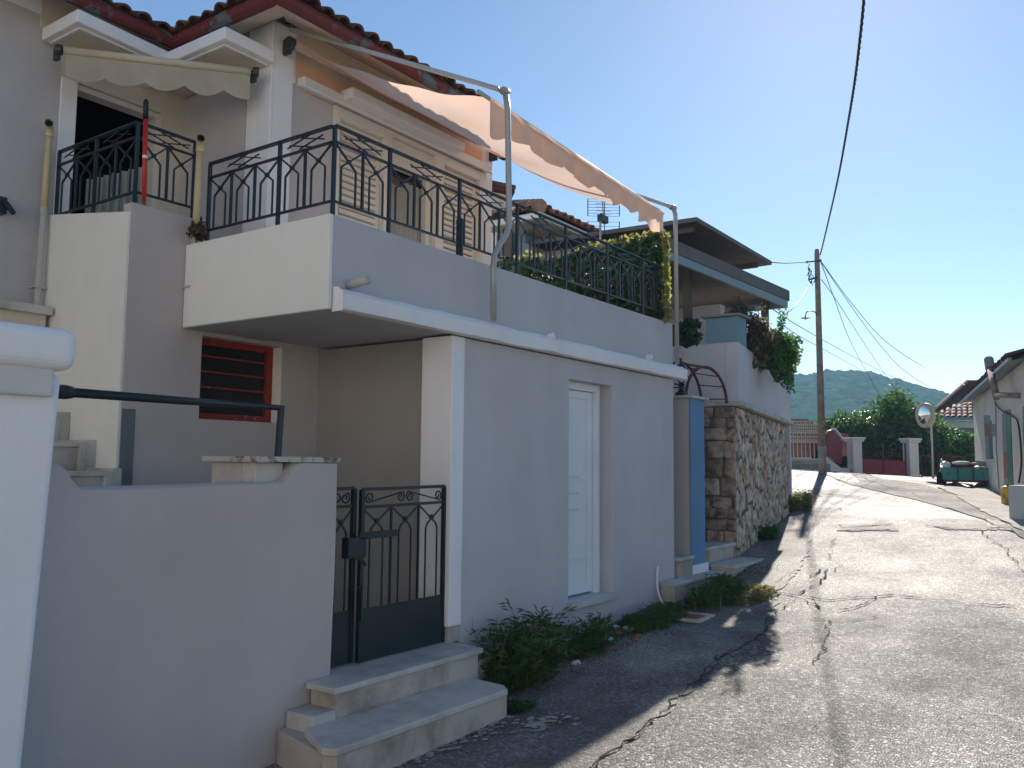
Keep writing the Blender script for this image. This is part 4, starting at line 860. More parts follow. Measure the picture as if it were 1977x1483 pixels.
# potted plants on the terrace
def bush(name,c,r,n,m,label,size=.05,base=None,clumps=22,pot=None,cat='bush',stems=6,group=None):
    b0=np.array(base if base is not None else (c[0],c[1],c[2]-r[2])); q=thing(name,b0,label,cat,group)
    mb=MB(); leaf_cloud(mb,crown_pts(c,r,n,clumps),size,1.7,.3); mb.build('foliage',m,q)
    mb=MB()
    for k in range(stems):
        e=np.array(c)+rng.normal(0,.35,3)*np.array(r); mid=(b0+e)/2+rng.normal(0,.05,3); mb.tube([b0,mid,e],[.014,.010,.004],5)
    mb.build('stems',M['trunk'],q)
    if pot: MB().lathe([(pot*.7,-.001),(pot,pot*1.5),(pot*1.08,pot*1.5),(pot*1.08,pot*1.7),(pot*.9,pot*1.7)],(b0[0],b0[1],b0[2]),14).build('pot',M['rust'],q)
    return q
c=PD(1462,655,12.0); bush('terrace_shrub',(c[0],c[1]+.05,c[2]),(.30,.36,.40),2600,M['purple'],'dull purple-leaved shrub just right of the pale blue column',.035,clumps=40)
c=PD(1500,684,12.3); q=bush('trailing_bush',(c[0],c[1],c[2]-.02),(.36,.40,.38),2600,M['bush'],'fresh green bush spilling over the terrace wall',.038,clumps=36)
mb=MB(); P=[]
for k in range(18):
    s0=np.array(c)+rng.normal(0,.11,3)+np.array([-.12,-.18,-.12]); L=.2+.2*rng.random()
    for j in range(22): P.append(s0+np.array([rng.normal(0,.02),-.05*j/22+rng.normal(0,.02),-L*j/22]))
for k in range(9):
    s0=np.array(c)+np.array([.0,0,.15]); d=np.array([rng.normal(0,.25),rng.normal(0,.15)-.08,.55+.25*rng.random()])
    for j in range(16): P.append(s0+d*j/22+rng.normal(0,.012,3))
leaf_cloud(mb,P,.032,2.2); mb.build('trailing_shoots',M['bush'],q)
c=PD(1528,690,13.0); bush('terrace_shrub',(c[0],c[1]+.1,c[2]),(.22,.22,.36),1700,M['purple'],'reddish shrub at the far corner of the terrace wall against the hill',.036,clumps=30)
c=PD(1462,610,12.2); bush('terrace_shrub',(c[0],c[1]+.2,c[2]),(.30,.30,.30),900,M['purple'],'thin leggy shrub rising under the lower canopy',.03,clumps=40)
c=PD(1325,638,10.9); q=bush('potted_plant',(c[0],c[1],c[2]),(.20,.20,.22),1000,M['ivy'],'dark potted plant behind the ivy screen with a hanging runner',.04,cat='plant',clumps=20)
P=[PD(1316+4*math.sin(j*.9),655+j*3.2,10.8) for j in range(24)]; mb=MB(); leaf_cloud(mb,P,.018,1.5); mb.build('runner',M['ivy'],q)
# tiled cottage behind with gutter
t=thing('tiled_cottage',(10.5,7.5,1),'low pinkish cottage behind the balcony with curved clay tiles and white gutter','house')
k0=PX(1045,410,10.6); Z0=k0[2]; Y0=k0[1]
MB().bar((10.55,Y0,Z0-.06),(15.2,Y0,Z0-.06),.09,.10).bar((10.55,Y0-.04,Z0-.06),(10.55,Y0+3.5,Z0-.06),.09,.10).build('gutter',M['plasticwhite'],t,bevel=.015)
MB().add([(10.6,Y0,Z0-.1),(15.2,Y0,Z0-.1),(15.2,Y0+.8,Z0-.05),(11.3,Y0+.8,Z0-.05),(11.3,Y0+3.5,Z0-.05),(10.6,Y0+3.5,Z0-.1)],[(0,3,2,1),(0,5,4,3)]).build('soffit',M['soffit'],t)
MB().box(11.2,Y0+.7,.2,15,Y0+.9,Z0-.06).box(11.2,Y0+.9,.2,11.35,Y0+3.6,Z0-.06).build('wall',stucco('cottage_pink',(.52,.40,.38)),t)
MB().box(11.18,Y0+.68,Z0-.50,15,Y0+.70,Z0-.06).box(11.18,Y0+.70,Z0-.50,11.2,Y0+3.6,Z0-.06).box(11.18,Y0+.66,.2,11.45,Y0+.68,Z0-.5).build('blue_band',M['paleblue'],t)
mb=MB(); hs=math.hypot(1,.42)
tiles(mb,(10.55,Y0-.06,Z0+.02),(1,0,0),(0,1/hs,.42/hs),.21,.36,22,7,lambda x,y:x>10.55+(y-Y0)*1-.05,r=.085)
tiles(mb,(10.5,Y0,Z0+.02),(0,1,0),(1/hs,0,.42/hs),.21,.36,14,7,lambda x,y:(y-Y0)>(x-10.55)-.05,r=.085)
ro=mb.build('roof',M['tilelight'],t); mb=MB()
for i in range(8):
    s=i*.28; q=np.array([10.55+s,Y0+s,Z0+.08+s*.42]); d=np.array([1,1,.42])/math.hypot(1.414,.42); mb.tube([q-d*.03,q+d*.38],[.115,.10],10)
mb.build('ridge_tile',M['tilelight'],ro)
MB().add([(10.6,Y0,Z0),(15.1,Y0,Z0),(15.1,Y0+2.5,Z0+1.0),(13.0,Y0+2.5,Z0+1.0),(10.6,Y0+3,Z0)],[(0,1,2,3),(0,3,4)]).build('roof_deck',M['brown'],ro)
# further roof fragment
t=thing('distant_gable',(13,11,3),'small far house corner with tiled eave just right of the shuttered wall','house')
p=PD(975,360,13.5); hs=math.hypot(1,.4); mb=MB(); tiles(mb,(p[0]-3,p[1]+.9,p[2]+.05),(math.sin(R(60)),-math.cos(R(60)),0),(math.cos(R(60))/hs,math.sin(R(60))/hs,.4/hs),.2,.35,0,0,lambda x,y:True)
p0_=PD(930,352,14.); p1_=PD(996,366,14.); MB().slab(p0_,p1_,p1_+np.array([.5,1.5,.35]),p0_+np.array([.5,1.5,.35]),(0,0,1),.07).build('roof',M['tile'],t)
MB().slab(PD(930,360,14.05),PD(994,372,14.05),PD(994,372,14.05)+np.array([.9,.9,-.05]),PD(930,360,14.05)+np.array([.9,.9,-.05]),(0,0,1),.08).build('eave',M['rust'],t)
MB().slab(PD(930,366,14.2),PD(986,378,14.2),PD(984,470,14.2),PD(930,470,14.2),(.77,.55,0),.4).build('wall',M['soffit'],t)
# TV antenna
base=PY(1160,500,5.9); t=thing('tv_antenna',(base[0],base[1],1.2),'silver rooftop television antenna above the ivy screen','antenna')
def AP(u,v,dd=0): return PY(u,v,5.9)+np.array([dd,dd*.3,0])
MB().tube([AP(1159,560),AP(1159,430),AP(1161,412)],.017,8).build('mast',M['alu'],t)
mb=MB()
for ya_,yb_,k in ((384,417,7),(428,453,4)):
    for u in (1135,1167,1196): mb.bar(AP(u,ya_),AP(u,yb_),.010)
    for i in range(k):
        v=ya_+(yb_-ya_)*i/(k-1); mb.bar(AP(1135,v),AP(1196,v+1),.005)
mb.build('reflector_grid',M['darkmetal'],t)
mb=MB().bar(AP(1165,416),AP(1178,386,-.55),.014)
for i in range(8):
    f_=i/7; u=1165+13*f_; v=414-27*f_; mb.bar(AP(u-14+3*f_,v,-.55*f_),AP(u+14-3*f_,v+1,-.55*f_),.006)
mb.build('director_boom',M['alu'],t); MB().box(*(AP(1160,428)-np.array([.04,.04,0])),*(AP(1168,418)+np.array([.04,.04,0]))).build('dipole_box',M['darkmetal'],t,bevel=.01)
# =====================================================================
# FAR END OF THE STREET
# =====================================================================
# utility pole
pb=PD(1588,907,22.3); pb[2]=G(pb[0],pb[1])-.02; ptp=PD(1577,481,22.3)
t=thing('utility_pole',pb,'tall weathered wooden utility pole at the bend of the road','utility pole')
MB().tube([pb,ptp-(ptp-pb)*.02,ptp],[.098,.062,.045],14).build('pole',M['wood'],t,smooth=True)
MB().tube([pb,pb+(ptp-pb)*.13],[.104,.098],14).build('whitewash_foot',M['concrete'],t,smooth=True)
def Q(u,v,d=22.2): return PD(u,v,d)
a=MB().tube([Q(1578,608),Q(1573,602),Q(1566,600),Q(1559,601),Q(1556,605),Q(1556,610)],.014,8).build('lamp_arm',M['darkmetal'],t)
c=Q(1555,611); MB().lathe([(.02,.03),(.035,.01),(.12,-.035),(.115,-.045)],c,16).build('lamp_shade',M['creammetal'],a); MB().lathe([(.001,-.09),(.03,-.075),(.03,-.045)],c,10).build('bulb',M['lampglass'],a)
mb=MB().bar(Q(1558,506),Q(1586,503),.03).bar(Q(1562,540),Q(1578,536),.04)
for k in range(9): 
    u=1559+rng.random()*16; v=508+rng.random()*34; mb.tube([Q(u,v,22.15),Q(u+rng.normal(0,3),v+8,22.15),Q(u+rng.normal(0,4),v+17,22.15)],.010,5)
for u,v in ((1558,506),(1562,520),(1566,545),(1584,503)): mb.lathe([(.02,-.03),(.035,0),(.02,.03)],Q(u,v),8)
mb.build('wire_bracket',M['darkmetal'],t)
def smooth_path(pts,n=8):
    P=[np.array(p) for p in pts]; out=[]
    for i in range(len(P)-1):
        p0,p1,p2,p3=P[max(i-1,0)],P[i],P[i+1],P[min(i+2,len(P)-1)]
        for k in range(n):
            s=k/n; out.append(.5*((2*p1)+(-p0+p2)*s+(2*p0-5*p1+4*p2-p3)*s*s+(-p0+3*p1-3*p2+p3)*s**3))
    out.append(P[-1]); return out
def cable(pts,r,label,twist=False):
    P=smooth_path(pts,10); mb=MB()
    if twist:
        fine=smooth_path(P,6)
        for ph in (0,2.1,4.2):
            R_=[]; acc=0
            for i,p in enumerate(fine):
                if i: acc+=np.linalg.norm(fine[i]-fine[i-1])
                a=acc*2*PI/.45+ph; d=fine[min(i+1,len(fine)-1)]-fine[max(i-1,0)]; d/=np.linalg.norm(d); u=np.cross(d,(0,0,1)); u/=np.linalg.norm(u); k=np.cross(u,d); R_.append(p+(u*math.cos(a)+k*math.sin(a))*r*.75)
            mb.tube(R_,r*.62,6)
    else: mb.tube(P,r,6)
    o=mb.build('overhead_cable',M['cable'],smooth=True); tag(o,label,'cable','overhead wires from the utility pole'); return o
cable([PD(1584,492,22.2),PD(1600,425,18.4),PD(1619,340,15.3),PD(1637,240,13.0),PD(1650,160,11.5),PD(1660,80,10.4),PD(1668,0,9.5),PD(1676,-110,8.5),PD(1690,-300,7.2)],.014,'thick twisted black cable sweeping from the pole top out over the road',True)
cable([Q(1558,506),PD(1520,508,18),PD(1487,506,14.6)],0.012,'dark service wire from the pole left to the upper dark canopy')
cable([Q(1562,548),PD(1548,575,20),PD(1528,598,17.5),PD(1500,614,15)],.008,'slack wire hooking down left from the pole to the terrace')
cable([Q(1584,503),PD(1640,580,24),PD(1705,655,26),PD(1780,706,25),PD(1868,746,20.3)],.009,'uppermost right-hand wire from the pole to the nearer pale house')
cable([Q(1584,504),PD(1632,575,26),PD(1690,655,31),PD(1745,715,36),PD(1802,752,42)],.010,'second right-hand wire from the pole reaching the green house roof')
cable([Q(1584,504),PD(1612,580,28),PD(1640,655,36),PD(1672,716,44),PD(1705,775,52)],.011,'steepest thin wire dropping right of the pole')
cable([Q(1586,540),PD(1615,580,27),PD(1660,650,36),PD(1700,710,44),PD(1740,768,50)],.011,'wire with a spliced joint starting lower on the pole')
cable([PD(1490,596,16),PD(1560,640,26),PD(1650,690,38),PD(1730,730,48),PD(1800,752,56)],.010,'long faint wire passing behind the pole towards the hill, upper one')
cable([PD(1500,620,18),PD(1545,650,26),PD(1600,680,36),PD(1665,716,48)],.010,'short faint wire passing behind the pole towards the hill, lower one')
# small far pole
pf=PD(1733,800,45); t=thing('short_post',pf,'short wooden post rising behind the citrus trees','post'); MB().tube([pf-np.array([0,0,2]),PD(1733,757,45)],.22,8).bar(PD(1736,775,45),PD(1742,780,45),.2).build('post',M['wood'],t)
# cream iron fence
t=thing('cream_fence',(26,8,.2),'cream iron fence with patterned upper band behind the utility pole','fence')
fa=np.array([25.0,10.1]); fb=np.array([26.62,7.38]); L=np.linalg.norm(fb-fa); fd=(fb-fa)/L; z0,z1=.22,1.36
F=lambda s,z:(fa[0]+fd[0]*s,fa[1]+fd[1]*s,z)
mb=MB()
for z in (z0+.02,z0+.52,z0+.80,z1): mb.bar(F(0,z),F(L,z),.03,.04)
mb.build('rail',M['cream_fence'],t)
nb=26
for i in range(nb+1): MB().bar(F(L*i/nb,z0),F(L*i/nb,z1-.01),.022).build('picket',M['cream_fence'],t)
mb=MB()
for i in range(nb):
    s=L*(i+.5)/nb
    for z in (z0+.58,z0+.68,z0+.86,z0+.95,z0+1.04): mb.lathe([(.001,-.012),(.035,-.008),(.035,.008),(.001,.012)],F(s,z),8,ax=(fd[1],-fd[0],.001))
tag(mb.build('pattern_band',M['cream_fence'],t),kind='stuff')
pl0=.22; t=thing('fence_plinth',(26,8,0),'low worn concrete plinth carrying the cream fence','plinth')
nf=np.array([-abs(fd[1]),fd[0]]); nf=np.array([fd[1],-fd[0]]); 
MB().prism([fa+nf*.15,fb+nf*.15,fb-nf*.2,fa-nf*.2],-.3,.215).build('plinth',M['concrete'],t,bevel=.01); MB().prism([fa+nf*.75,fb+nf*.75-fd*.0,fb+nf*.151,fa+nf*.151],-.3,.10).build('kerb',M['concrete'],t,bevel=.01)
# parked car behind the fence
cc=np.array([30.0,9.6]); t=thing('parked_car',(cc[0],cc[1],.1),'dark red hatchback parked behind the cream fence','car')
cd_=np.array([-.35,.94]); cn=np.array([cd_[1],-cd_[0]])
def CP(a,b_,z): q=cc+cd_*a+cn*b_; return (q[0],q[1],z+.1)
prof=[(-2.0,.35),(-2.05,.75),(-1.9,.95),(-1.3,1.0),(-.7,1.42),(.6,1.45),(1.3,1.05),(1.95,.95),(2.05,.6),(2.0,.3)]
mb=MB(); v=[CP(a,w,z) for w in (-.8,.8) for a,z in prof]; n=len(prof); mb.add(v,[tuple(range(n)),tuple(range(2*n-1,n-1,-1))]+[(i,(i+1)%n,(i+1)%n+n,i+n) for i in range(n)]); mb.build('body',mat('car_paint',(.16,.02,.025),.2,.6),t,bevel=.08,seg=3)
for w in (-.815,.815): MB().add([CP(-1.15,w,1.02),CP(-.68,w,1.36),(CP(.5,w,1.38)),CP(1.1,w,1.05)],[(0,1,2,3)]).build('side_window',M['glass'],t)
MB().add([CP(-1.32,-.7,1.04),CP(-1.32,.7,1.04),CP(-.76,.65,1.42),CP(-.76,-.65,1.42)],[(0,1,2,3)]).build('windscreen',M['glass'],t)
for a in (-1.25,1.25):
    for w in (-.8,.8): MB().lathe([(.2,-.1),(.31,-.09),(.31,.09),(.2,.1)],CP(a,w,.31),18,ax=(cn[0],cn[1],.001)).build('wheel',M['rubber'],t)
for w in (-.55,.55): MB().lathe([(.001,-.03),(.12,-.02),(.12,.02)],CP(-2.02,w,.72),12,ax=(-cd_[0],-cd_[1],.001)).build('headlight',M['lampglass'],t)
# red sloping wall + low plinth wall + gate
t=thing('red_wall',(27.4,7.0,.3),'crimson wall panel with a pale sloping coping right of the utility pole','wall')
ra,rb=PD(1597,850,25.5),PD(1626,862,27.3); qa,qb=PD(1612,828,26.2),PD(1627,850,27.3)
MB().slab(PD(1596,880,25.6),PD(1626,897,27.2),PD(1626,850,27.2),PD(1609,829,25.9),(.5,.86,0),.12).slab(PD(1596,881,25.6),PD(1596,838,25.6),PD(1600,832,25.7),PD(1609,829,25.9),(.5,.86,0),.11).build('panel',M['crimson'],t)
MB().bar(PD(1609,828,25.85),PD(1627,850,27.15),.12,.05).build('coping',M['white'],t)
def low(u0,v0,d0,u1,v1,d1,h0,h1,th=.2):
    a,b_=PD(u0,v0,d0),PD(u1,v1,d1); return a,b_
t=thing('low_garden_wall',(27.8,6.9,0),'low weathered wall stepping down to the white gate pillar','wall')
a,b_,c=PD(1597,905,25.6),PD(1625,912,26.8),PD(1645,917,27.2)
mb=MB()
for p,q,za,zb in ((a,b_,.30,-.02),(b_,c,-.02,-.02)):
    n2=np.array([.45,.9])*.2; mb.prism([p[:2],q[:2],q[:2]+n2,p[:2]+n2],-.9,[za,zb,zb,za])
mb.build('wall',M['whiteold'],t,bevel=.01)
def gpillar(u,v,d,w,zt,label,grp='white pillars of the red gate'):
    p=PD(u,v,d); x,y=p[0],p[1]; t=thing('gate_pillar',(x,y,G(x,y)),label,'gate pillar',grp); ca,sa=math.cos(R(48)),math.sin(R(48))
    def sq(h): return [(x+h*(ca*i-sa*j),y+h*(sa*i+ca*j)) for i,j in ((-1,-1),(1,-1),(1,1),(-1,1))]
    MB().prism(sq(w),-1,zt).build('shaft',M['whiteold'],t,bevel=.01); MB().prism(sq(w*1.3),zt,zt+.07).prism(sq(w*1.5),zt+.07,zt+.14).build('cap',M['whiteold'],t,bevel=.01)
    return p
g0=gpillar(1651,915,27.2,.16,.80,'weathered white gate pillar left of the dark red gate'); g1=gpillar(1760,925,27.6,.165,.80,'weathered white gate pillar right of the dark red gate')
t=thing('red_gate',(g0+g1)/2,'wide dark red sheet-metal gate between two white pillars','gate')
dv=(g1-g0)/np.linalg.norm(g1-g0); ga=g0+dv*.2; gb=g1-dv*.2
MB().slab((ga[0],ga[1],-.28),(gb[0],gb[1],-.40),(gb[0],gb[1],.22),(ga[0],ga[1],.27),(.7,.7,0),.05).build('sheet',M['crimson'],t)
mb=MB(); 
for s in (0,.5,1): q=ga+(gb-ga)*s; mb.bar((q[0],q[1],-.3),(q[0],q[1],.78),.04)
mb.bar((ga[0],ga[1],-.3),(gb[0],gb[1],-.41),.05,.03).build('frame',M['rust'],t)
for i in range(1,16): q=ga+(gb-ga)*i/16; MB().bar((q[0],q[1],.24),(q[0],q[1],.60),.012).build('bar',M['rust'],t)
t=thing('rusty_railing',g1+np.array([.3,-.5,0]),'low rusty railing between gate pillar and green trailer','railing')
ra=g1+dv*.22; rb=g1+dv*1.9; mb=MB()
for i in range(12):
    q=ra+(rb-ra)*i/11; mb.bar((q[0],q[1],-.5),(q[0],q[1],.42-.02*i/11),.045 if i in (0,11) else .02)
mb.bar((ra[0],ra[1],.40),(rb[0],rb[1],.38),.03); mb.build('bars',M['rust'],t)
MB().prism([ra[:2]-np.array([.1,.1]),rb[:2]-np.array([.1,.1]),rb[:2]+np.array([.1,.1]),ra[:2]+np.array([.1,.1])],-.9,-.32).build('footing',M['whiteold'],t,bevel=.01)
# citrus trees
def tree(u,v,d,r,zc,n,label,m=M['citrus'],fruit=0,size=.085):
    p=PD(u,v,d); x,y=p[0],p[1]; g=G(x,y); t=thing('citrus_tree',(x,y,g),label,'tree','citrus trees behind the gate')
    mb=MB(); mb.tube([(x,y,g-.1),(x+.05,y,g+.6),(x-.03,y+.05,zc)],[.12,.09,.04],8)
    for k in range(9):
        a=rng.random()*2*PI; mb.tube([(x,y,g+.55+.1*k),(x+.4*r[0]*math.cos(a),y+.4*r[1]*math.sin(a),zc-.1),(x+.8*r[0]*math.cos(a),y+.8*r[1]*math.sin(a),zc+r[2]*.5*rng.random())],[.05,.03,.012],6)
    mb.build('trunk',M['trunk'],t,smooth=True)
    mb=MB(); leaf_cloud(mb,crown_pts((x,y,zc),r,n,70),size,1.9,-.1); leaf_cloud(mb,crown_pts((x,y,zc-.3*r[2]),np.array(r)*.8,n//3,40),size,1.9); mb.build('crown',m,t)
    if fruit:
        P=crown_pts((x,y,zc-.1),np.array(r)*.95,fruit)
        for q in P: MB().lathe([(.001,-.05),(.04,-.03),(.052,0),(.04,.03),(.001,.05)],q,8).build('orange',M['fruit'],t,smooth=True)
tree(1628,880,31.0,(1.2,1.2,1.1),.95,5200,'lowest rounded citrus tree behind the crimson wall')
tree(1680,880,31.5,(1.5,1.5,1.35),1.10,6500,'broad citrus tree directly behind the red gate')
tree(1745,880,31.5,(1.6,1.6,1.5),1.35,7500,'tallest citrus tree above the right gate pillar',fruit=3)
tree(1790,890,30.5,(1.1,1.1,1.0),.75,4200,'citrus tree just behind the road mirror',fruit=2)
tree(1845,880,31.0,(1.1,1.1,.75),.62,3600,'small citrus tree with oranges in front of the green wall',fruit=7)
# ground-level dark shrubbery behind the gate and railing
for (u,d,label) in ((1640,29.2,'dark shrub between the crimson wall and the left gate pillar'),(1790,29.6,'dark shrub behind the rusty railing')):
    p=PD(u,905,d); bush('garden_shrub',(p[0],p[1],.25),(.55,.55,.6),1500,M['ivy'],label,.07,base=(p[0],p[1],G(p[0],p[1])),group='dark shrubs in the citrus garden')
# green house
t=thing('green_house',(40,5.5,0),'far pale green house with steep clay-tiled roof','house')
ea,eb=PD(1790,806,36),PD(1900,806,36); ra,rb=PD(1868,742,40),PD(1990,742,40)
e=(eb-ea)/np.linalg.norm(eb-ea); gl=np.linalg.norm(eb-ea)
MB().slab(PD(1800,826,36.5),PD(1895,826,36.5),PD(1895,905,36.5),PD(1800,905,36.5),(.8,.6,0),.3).build('wall',M['greenwall'],t)
MB().slab(PD(1797,813,36.3),PD(1895,813,36.3),PD(1895,826,36.3),PD(1797,826,36.3),(.8,.6,0),.3).build('fascia',M['terracewhite'],t)
MB().bar(PD(1795,809,36.0),PD(1895,808,36.0),.12,.12).build('gutter',M['fascia'],t)
sl=(PD(1868,742,40)-PD(1868,806,36)); ln=np.linalg.norm(sl); s_u=sl/ln; nu=int(gl/.24)+4; nvv=int(ln/.40)
hipfun=lambda x,y:True
mb=MB(); nn_=np.cross(e,s_u); 
def hip(x,y):
    q=np.array([x,y])-ea[:2]; M2=np.array([e[:2],s_u[:2]]).T; a,b1=np.linalg.solve(M2,q); return a>b1/ln*(np.dot(PD(1868,742,40)-ea,e)-.1)-.05
tiles(mb,ea-e*.0,e,s_u,.24,.40,nu,nvv,hip,r=.10,seg=5); ro=mb.build('roof',M['tilelight'],t)
top_=PD(1868,742,40); MB().add([ea,eb,rb,top_],[(0,1,2,3)]).build('roof_deck',M['tile'],ro)
mb=MB().tube([ea,top_+np.array([0,0,.1])],.11,8); mb.tube([top_+np.array([0,0,.08]),rb+np.array([0,0,.08])],.12,8); mb.build('ridge_tile',M['tile'],ro)
MB().add([ea,top_,top_+np.array([3,3,-2.6]),ea+np.array([2.5,3.2,0])],[(0,3,2,1)]).build('side_roof',M['tile'],ro)
# traffic mirror
p=PD(1802,935,24.5); g=G(p[0],p[1]); t=thing('traffic_mirror',(p[0],p[1],g),'round convex traffic mirror with cream rim on a thin grey pole','traffic mirror')
c=PD(1787,802,24.2); MB().tube([(p[0],p[1],g-.1),PD(1797,800,24.5)],.028,10).build('pole',M['alu'],t,smooth=True)
ax=np.array([-.93,.02,-.02])*1.0; ax=ax/np.linalg.norm(ax); ax=(-.72,.66,-.05)
MB().lathe([(.30,-.07),(.345,-.05),(.35,.06),(.325,.07),(.30,.05)],c,32,ax=ax).build('rim',M['creammetal'],t,smooth=True)
MB().lathe([(.299,.03),(.25,.05),(.16,.07),(.08,.078),(.002,.08)],c,32,ax=ax).build('mirror_glass',M['mirror'],t,smooth=True)
MB().bar(c-np.array(ax)*.05,PD(1797,803,24.5),.03).build('clamp',M['darkmetal'],t)
# trailer
A0=PD(1826,932,20.6); t=thing('farm_trailer',(A0[0]+.7,A0[1]-.3,-.5),'old teal open farm trailer loaded with junk','trailer')
fdv=PD(1893,935,20.2)-A0; fdv[2]=0; W_=np.linalg.norm(fdv); ex=fdv/W_; ey=np.array([ex[1],-ex[0],0]); ey=-ey if ey[0]<0 else ey
ox=PD(1822,925,20.6); ox[2]=0
def TP(a,b_,z): return ox+ex*a+ey*b_+np.array([0,0,z])
Wd=1.16; Lt=1.9; zb=-.27; zt=.02
body=MB().slab(TP(0,0,zb),TP(Wd,0,zb),TP(Wd+.04,0,zt),TP(-.02,0,zt),ey,.04).build('tailboard',M['teal'],t)
for a in (.30,.62): MB().bar(TP(a,-.01,zb),TP(a,-.01,zt),.025,.04).build('strap',M['darkmetal'],body)
MB().slab(TP(-.02,0,zb),TP(-.02,Lt,zb),TP(-.30,Lt,zt+.22),TP(-.06,0,zt+.01),ex,.04).build('side_board',M['teal'],t); MB().slab(TP(Wd,0,zb),TP(Wd,Lt,zb),TP(Wd+.22,Lt,zt+.16),TP(Wd+.05,0,zt),-ex,.04).build('side_board',M['teal'],t)
MB().slab(TP(-.02,Lt,zb),TP(Wd,Lt,zb),TP(Wd+.2,Lt,zt+.15),TP(-.28,Lt,zt+.2),ey,.04).slab(TP(0,0,zb),TP(Wd,0,zb),TP(Wd,Lt,zb),TP(0,Lt,zb),(0,0,-1),.05).build('bed',M['rust'],t)
for a in (-.12,Wd+.10): MB().lathe([(.12,-.07),(.24,-.08),(.26,-.04),(.26,.04),(.24,.08),(.12,.07)],TP(a,.6,-.30),20,ax=tuple(ex)).build('wheel',M['rubber'],t,smooth=True)
MB().bar(TP(-.12,.6,-.30),TP(Wd+.1,.6,-.30),.05).bar(TP(.2,0,-.32),TP(.62,-1.0,-.42),.05).bar(TP(.85,0,-.32),TP(.62,-1.0,-.42),.05).lathe([(.07,-.04),(.07,.04)],TP(.66,-.9,-.42),10,ax=tuple(ex)).build('drawbar',M['darkmetal'],t)
junk=[('crate','red plastic crate on the left of the trailer load',(.18,.5),(.5,.35,.26),M['crimson']),('crate','grey crate on the right of the trailer load',(.70,.5),(.34,.4,.28),M['patch'])]
for nm,lab,(a,b1),(sx,sy,sz),mm in junk:
    q=thing(nm,TP(a+sx/2,b1,zb+.01),lab,'crate','crates in the trailer'); mb=MB()
    for z in np.linspace(0,sz-.05,4): 
        for (a0,b0,a1,b2) in ((0,0,sx,0),(sx,0,sx,sy),(sx,sy,0,sy),(0,sy,0,0)): mb.bar(TP(a+a0,b1+b0,zb+.04+z),TP(a+a1,b1+b2,zb+.04+z),.02,.055)
    mb.bar(TP(a+sx/2,b1,zb+.02),TP(a+sx/2,b1+sy,zb+.02),sx,.02); 
    for a0,b0 in ((0,0),(sx,0),(sx,sy),(0,sy)): mb.bar(TP(a+a0,b1+b0,zb),TP(a+a0,b1+b0,zb+sz),.03)
    mb.build('slats',mm,q)
def sack(name,lab,a,b1,z,r,m,cat='sack',grp='rags and sheets on the trailer load'):
    c=TP(a,b1,z); mb=MB(); n1,n2=14,9; v=[]
    for i in range(n2):
        th=PI*i/(n2-1)
        for j in range(n1):
            ph=2*PI*j/n1; k=1+.22*mnoise.noise((math.cos(ph)*2+a*9,math.sin(ph)*2,th*2)); v.append(c+np.array([r[0]*math.sin(th)*math.cos(ph),r[1]*math.sin(th)*math.sin(ph),r[2]*math.cos(th)])*k)
    mb.add(v,[(i*n1+j,i*n1+(j+1)%n1,(i+1)*n1+(j+1)%n1,(i+1)*n1+j) for i in range(n2-1) for j in range(n1)]); o=mb.build(name,m,smooth=True); tag(o,lab,cat,grp)
sack('rag_heap','pale crumpled cloth on top of the red crate',.32,.65,.13,(.24,.2,.05),M['whiteold']); sack('rag_heap','small red cloth heap at the back right of the trailer',.95,.9,.14,(.2,.2,.08),M['rust'])
sack('rag_heap','cream crumpled sheet over the grey crate',.75,.6,.12,(.16,.2,.05),M['cream']); sack('rag_heap','white paper sack leaning inside the left trailer board',-.02,.5,.05,(.10,.12,.12),M['plasticwhite']); sack('rag_heap','white scraps lying on the trailer tailboard edge',.72,.12,.03,(.2,.08,.035),M['plasticwhite'])
# right-hand house: wall line from far end to near end
ra=PD(1885,945,23.)[:2]; rb=PD(1977,1000,15.)[:2]; rb=rb+(rb-ra)/np.linalg.norm(rb-ra)*1.2; rd=(rb-ra)/np.linalg.norm(rb-ra); rn=np.array([rd[1],-rd[0]]); rn=rn if rn[1]<0 else -rn
t=thing('right_house',(18,2,-.7),'pale pinkish old plastered house along the right edge with green doors','house')
def WP(u,v,off=0):
    d=ray(u,v); o_=ra-rn*off; k=(o_[0]*rd[1]-o_[1]*rd[0])/(d[0]*rd[1]-d[1]*rd[0]); return d*k
def wq(pts,off,name,m,th=.02,par=None,label=None):
    P=[WP(u,v,off) for u,v in pts]; return MB().slab(*P,(rn[0],rn[1],0),th).build(name,m,par or t,label=label)
zeave=lambda s:1.62
MB().prism([ra,rb,rb+rn*5,ra+rn*5],-1.6,1.80).build('wall',M['rightwall'],t,bevel=.01)
# roof: sloping eave overhang
ea=ra-rn*.22-rd*.35; eb=rb-rn*.22; zr=1.80
MB().add([(*ea,zr),(*eb,zr),(*(rb+rn*2.5),zr+1.0),(*(ra+rn*2.5-rd*.5),zr+1.0)],[(0,1,2,3)]).add([(*ea,zr-.03),(*eb,zr-.03),(*rb,1.81),(*ra,1.81)],[(3,2,1,0)]).build('roof_deck',M['fascia'],t)
mb=MB(); hs=math.hypot(2.72,1.0); L=np.linalg.norm(eb-ea)
tiles(mb,(*ea,zr+.04),(rd[0],rd[1],0),(rn[0]*2.72/hs,rn[1]*2.72/hs,1.0/hs),.22,.38,int(L/.22),8,lambda x,y:True,r=.09,seg=5); mb.build('roof',M['tile'],t)
MB().bar((*(ea-rn*.03),zr-.01),(*(eb-rn*.03),zr-.01),.05,.06).build('fascia',M['fascia'],t)
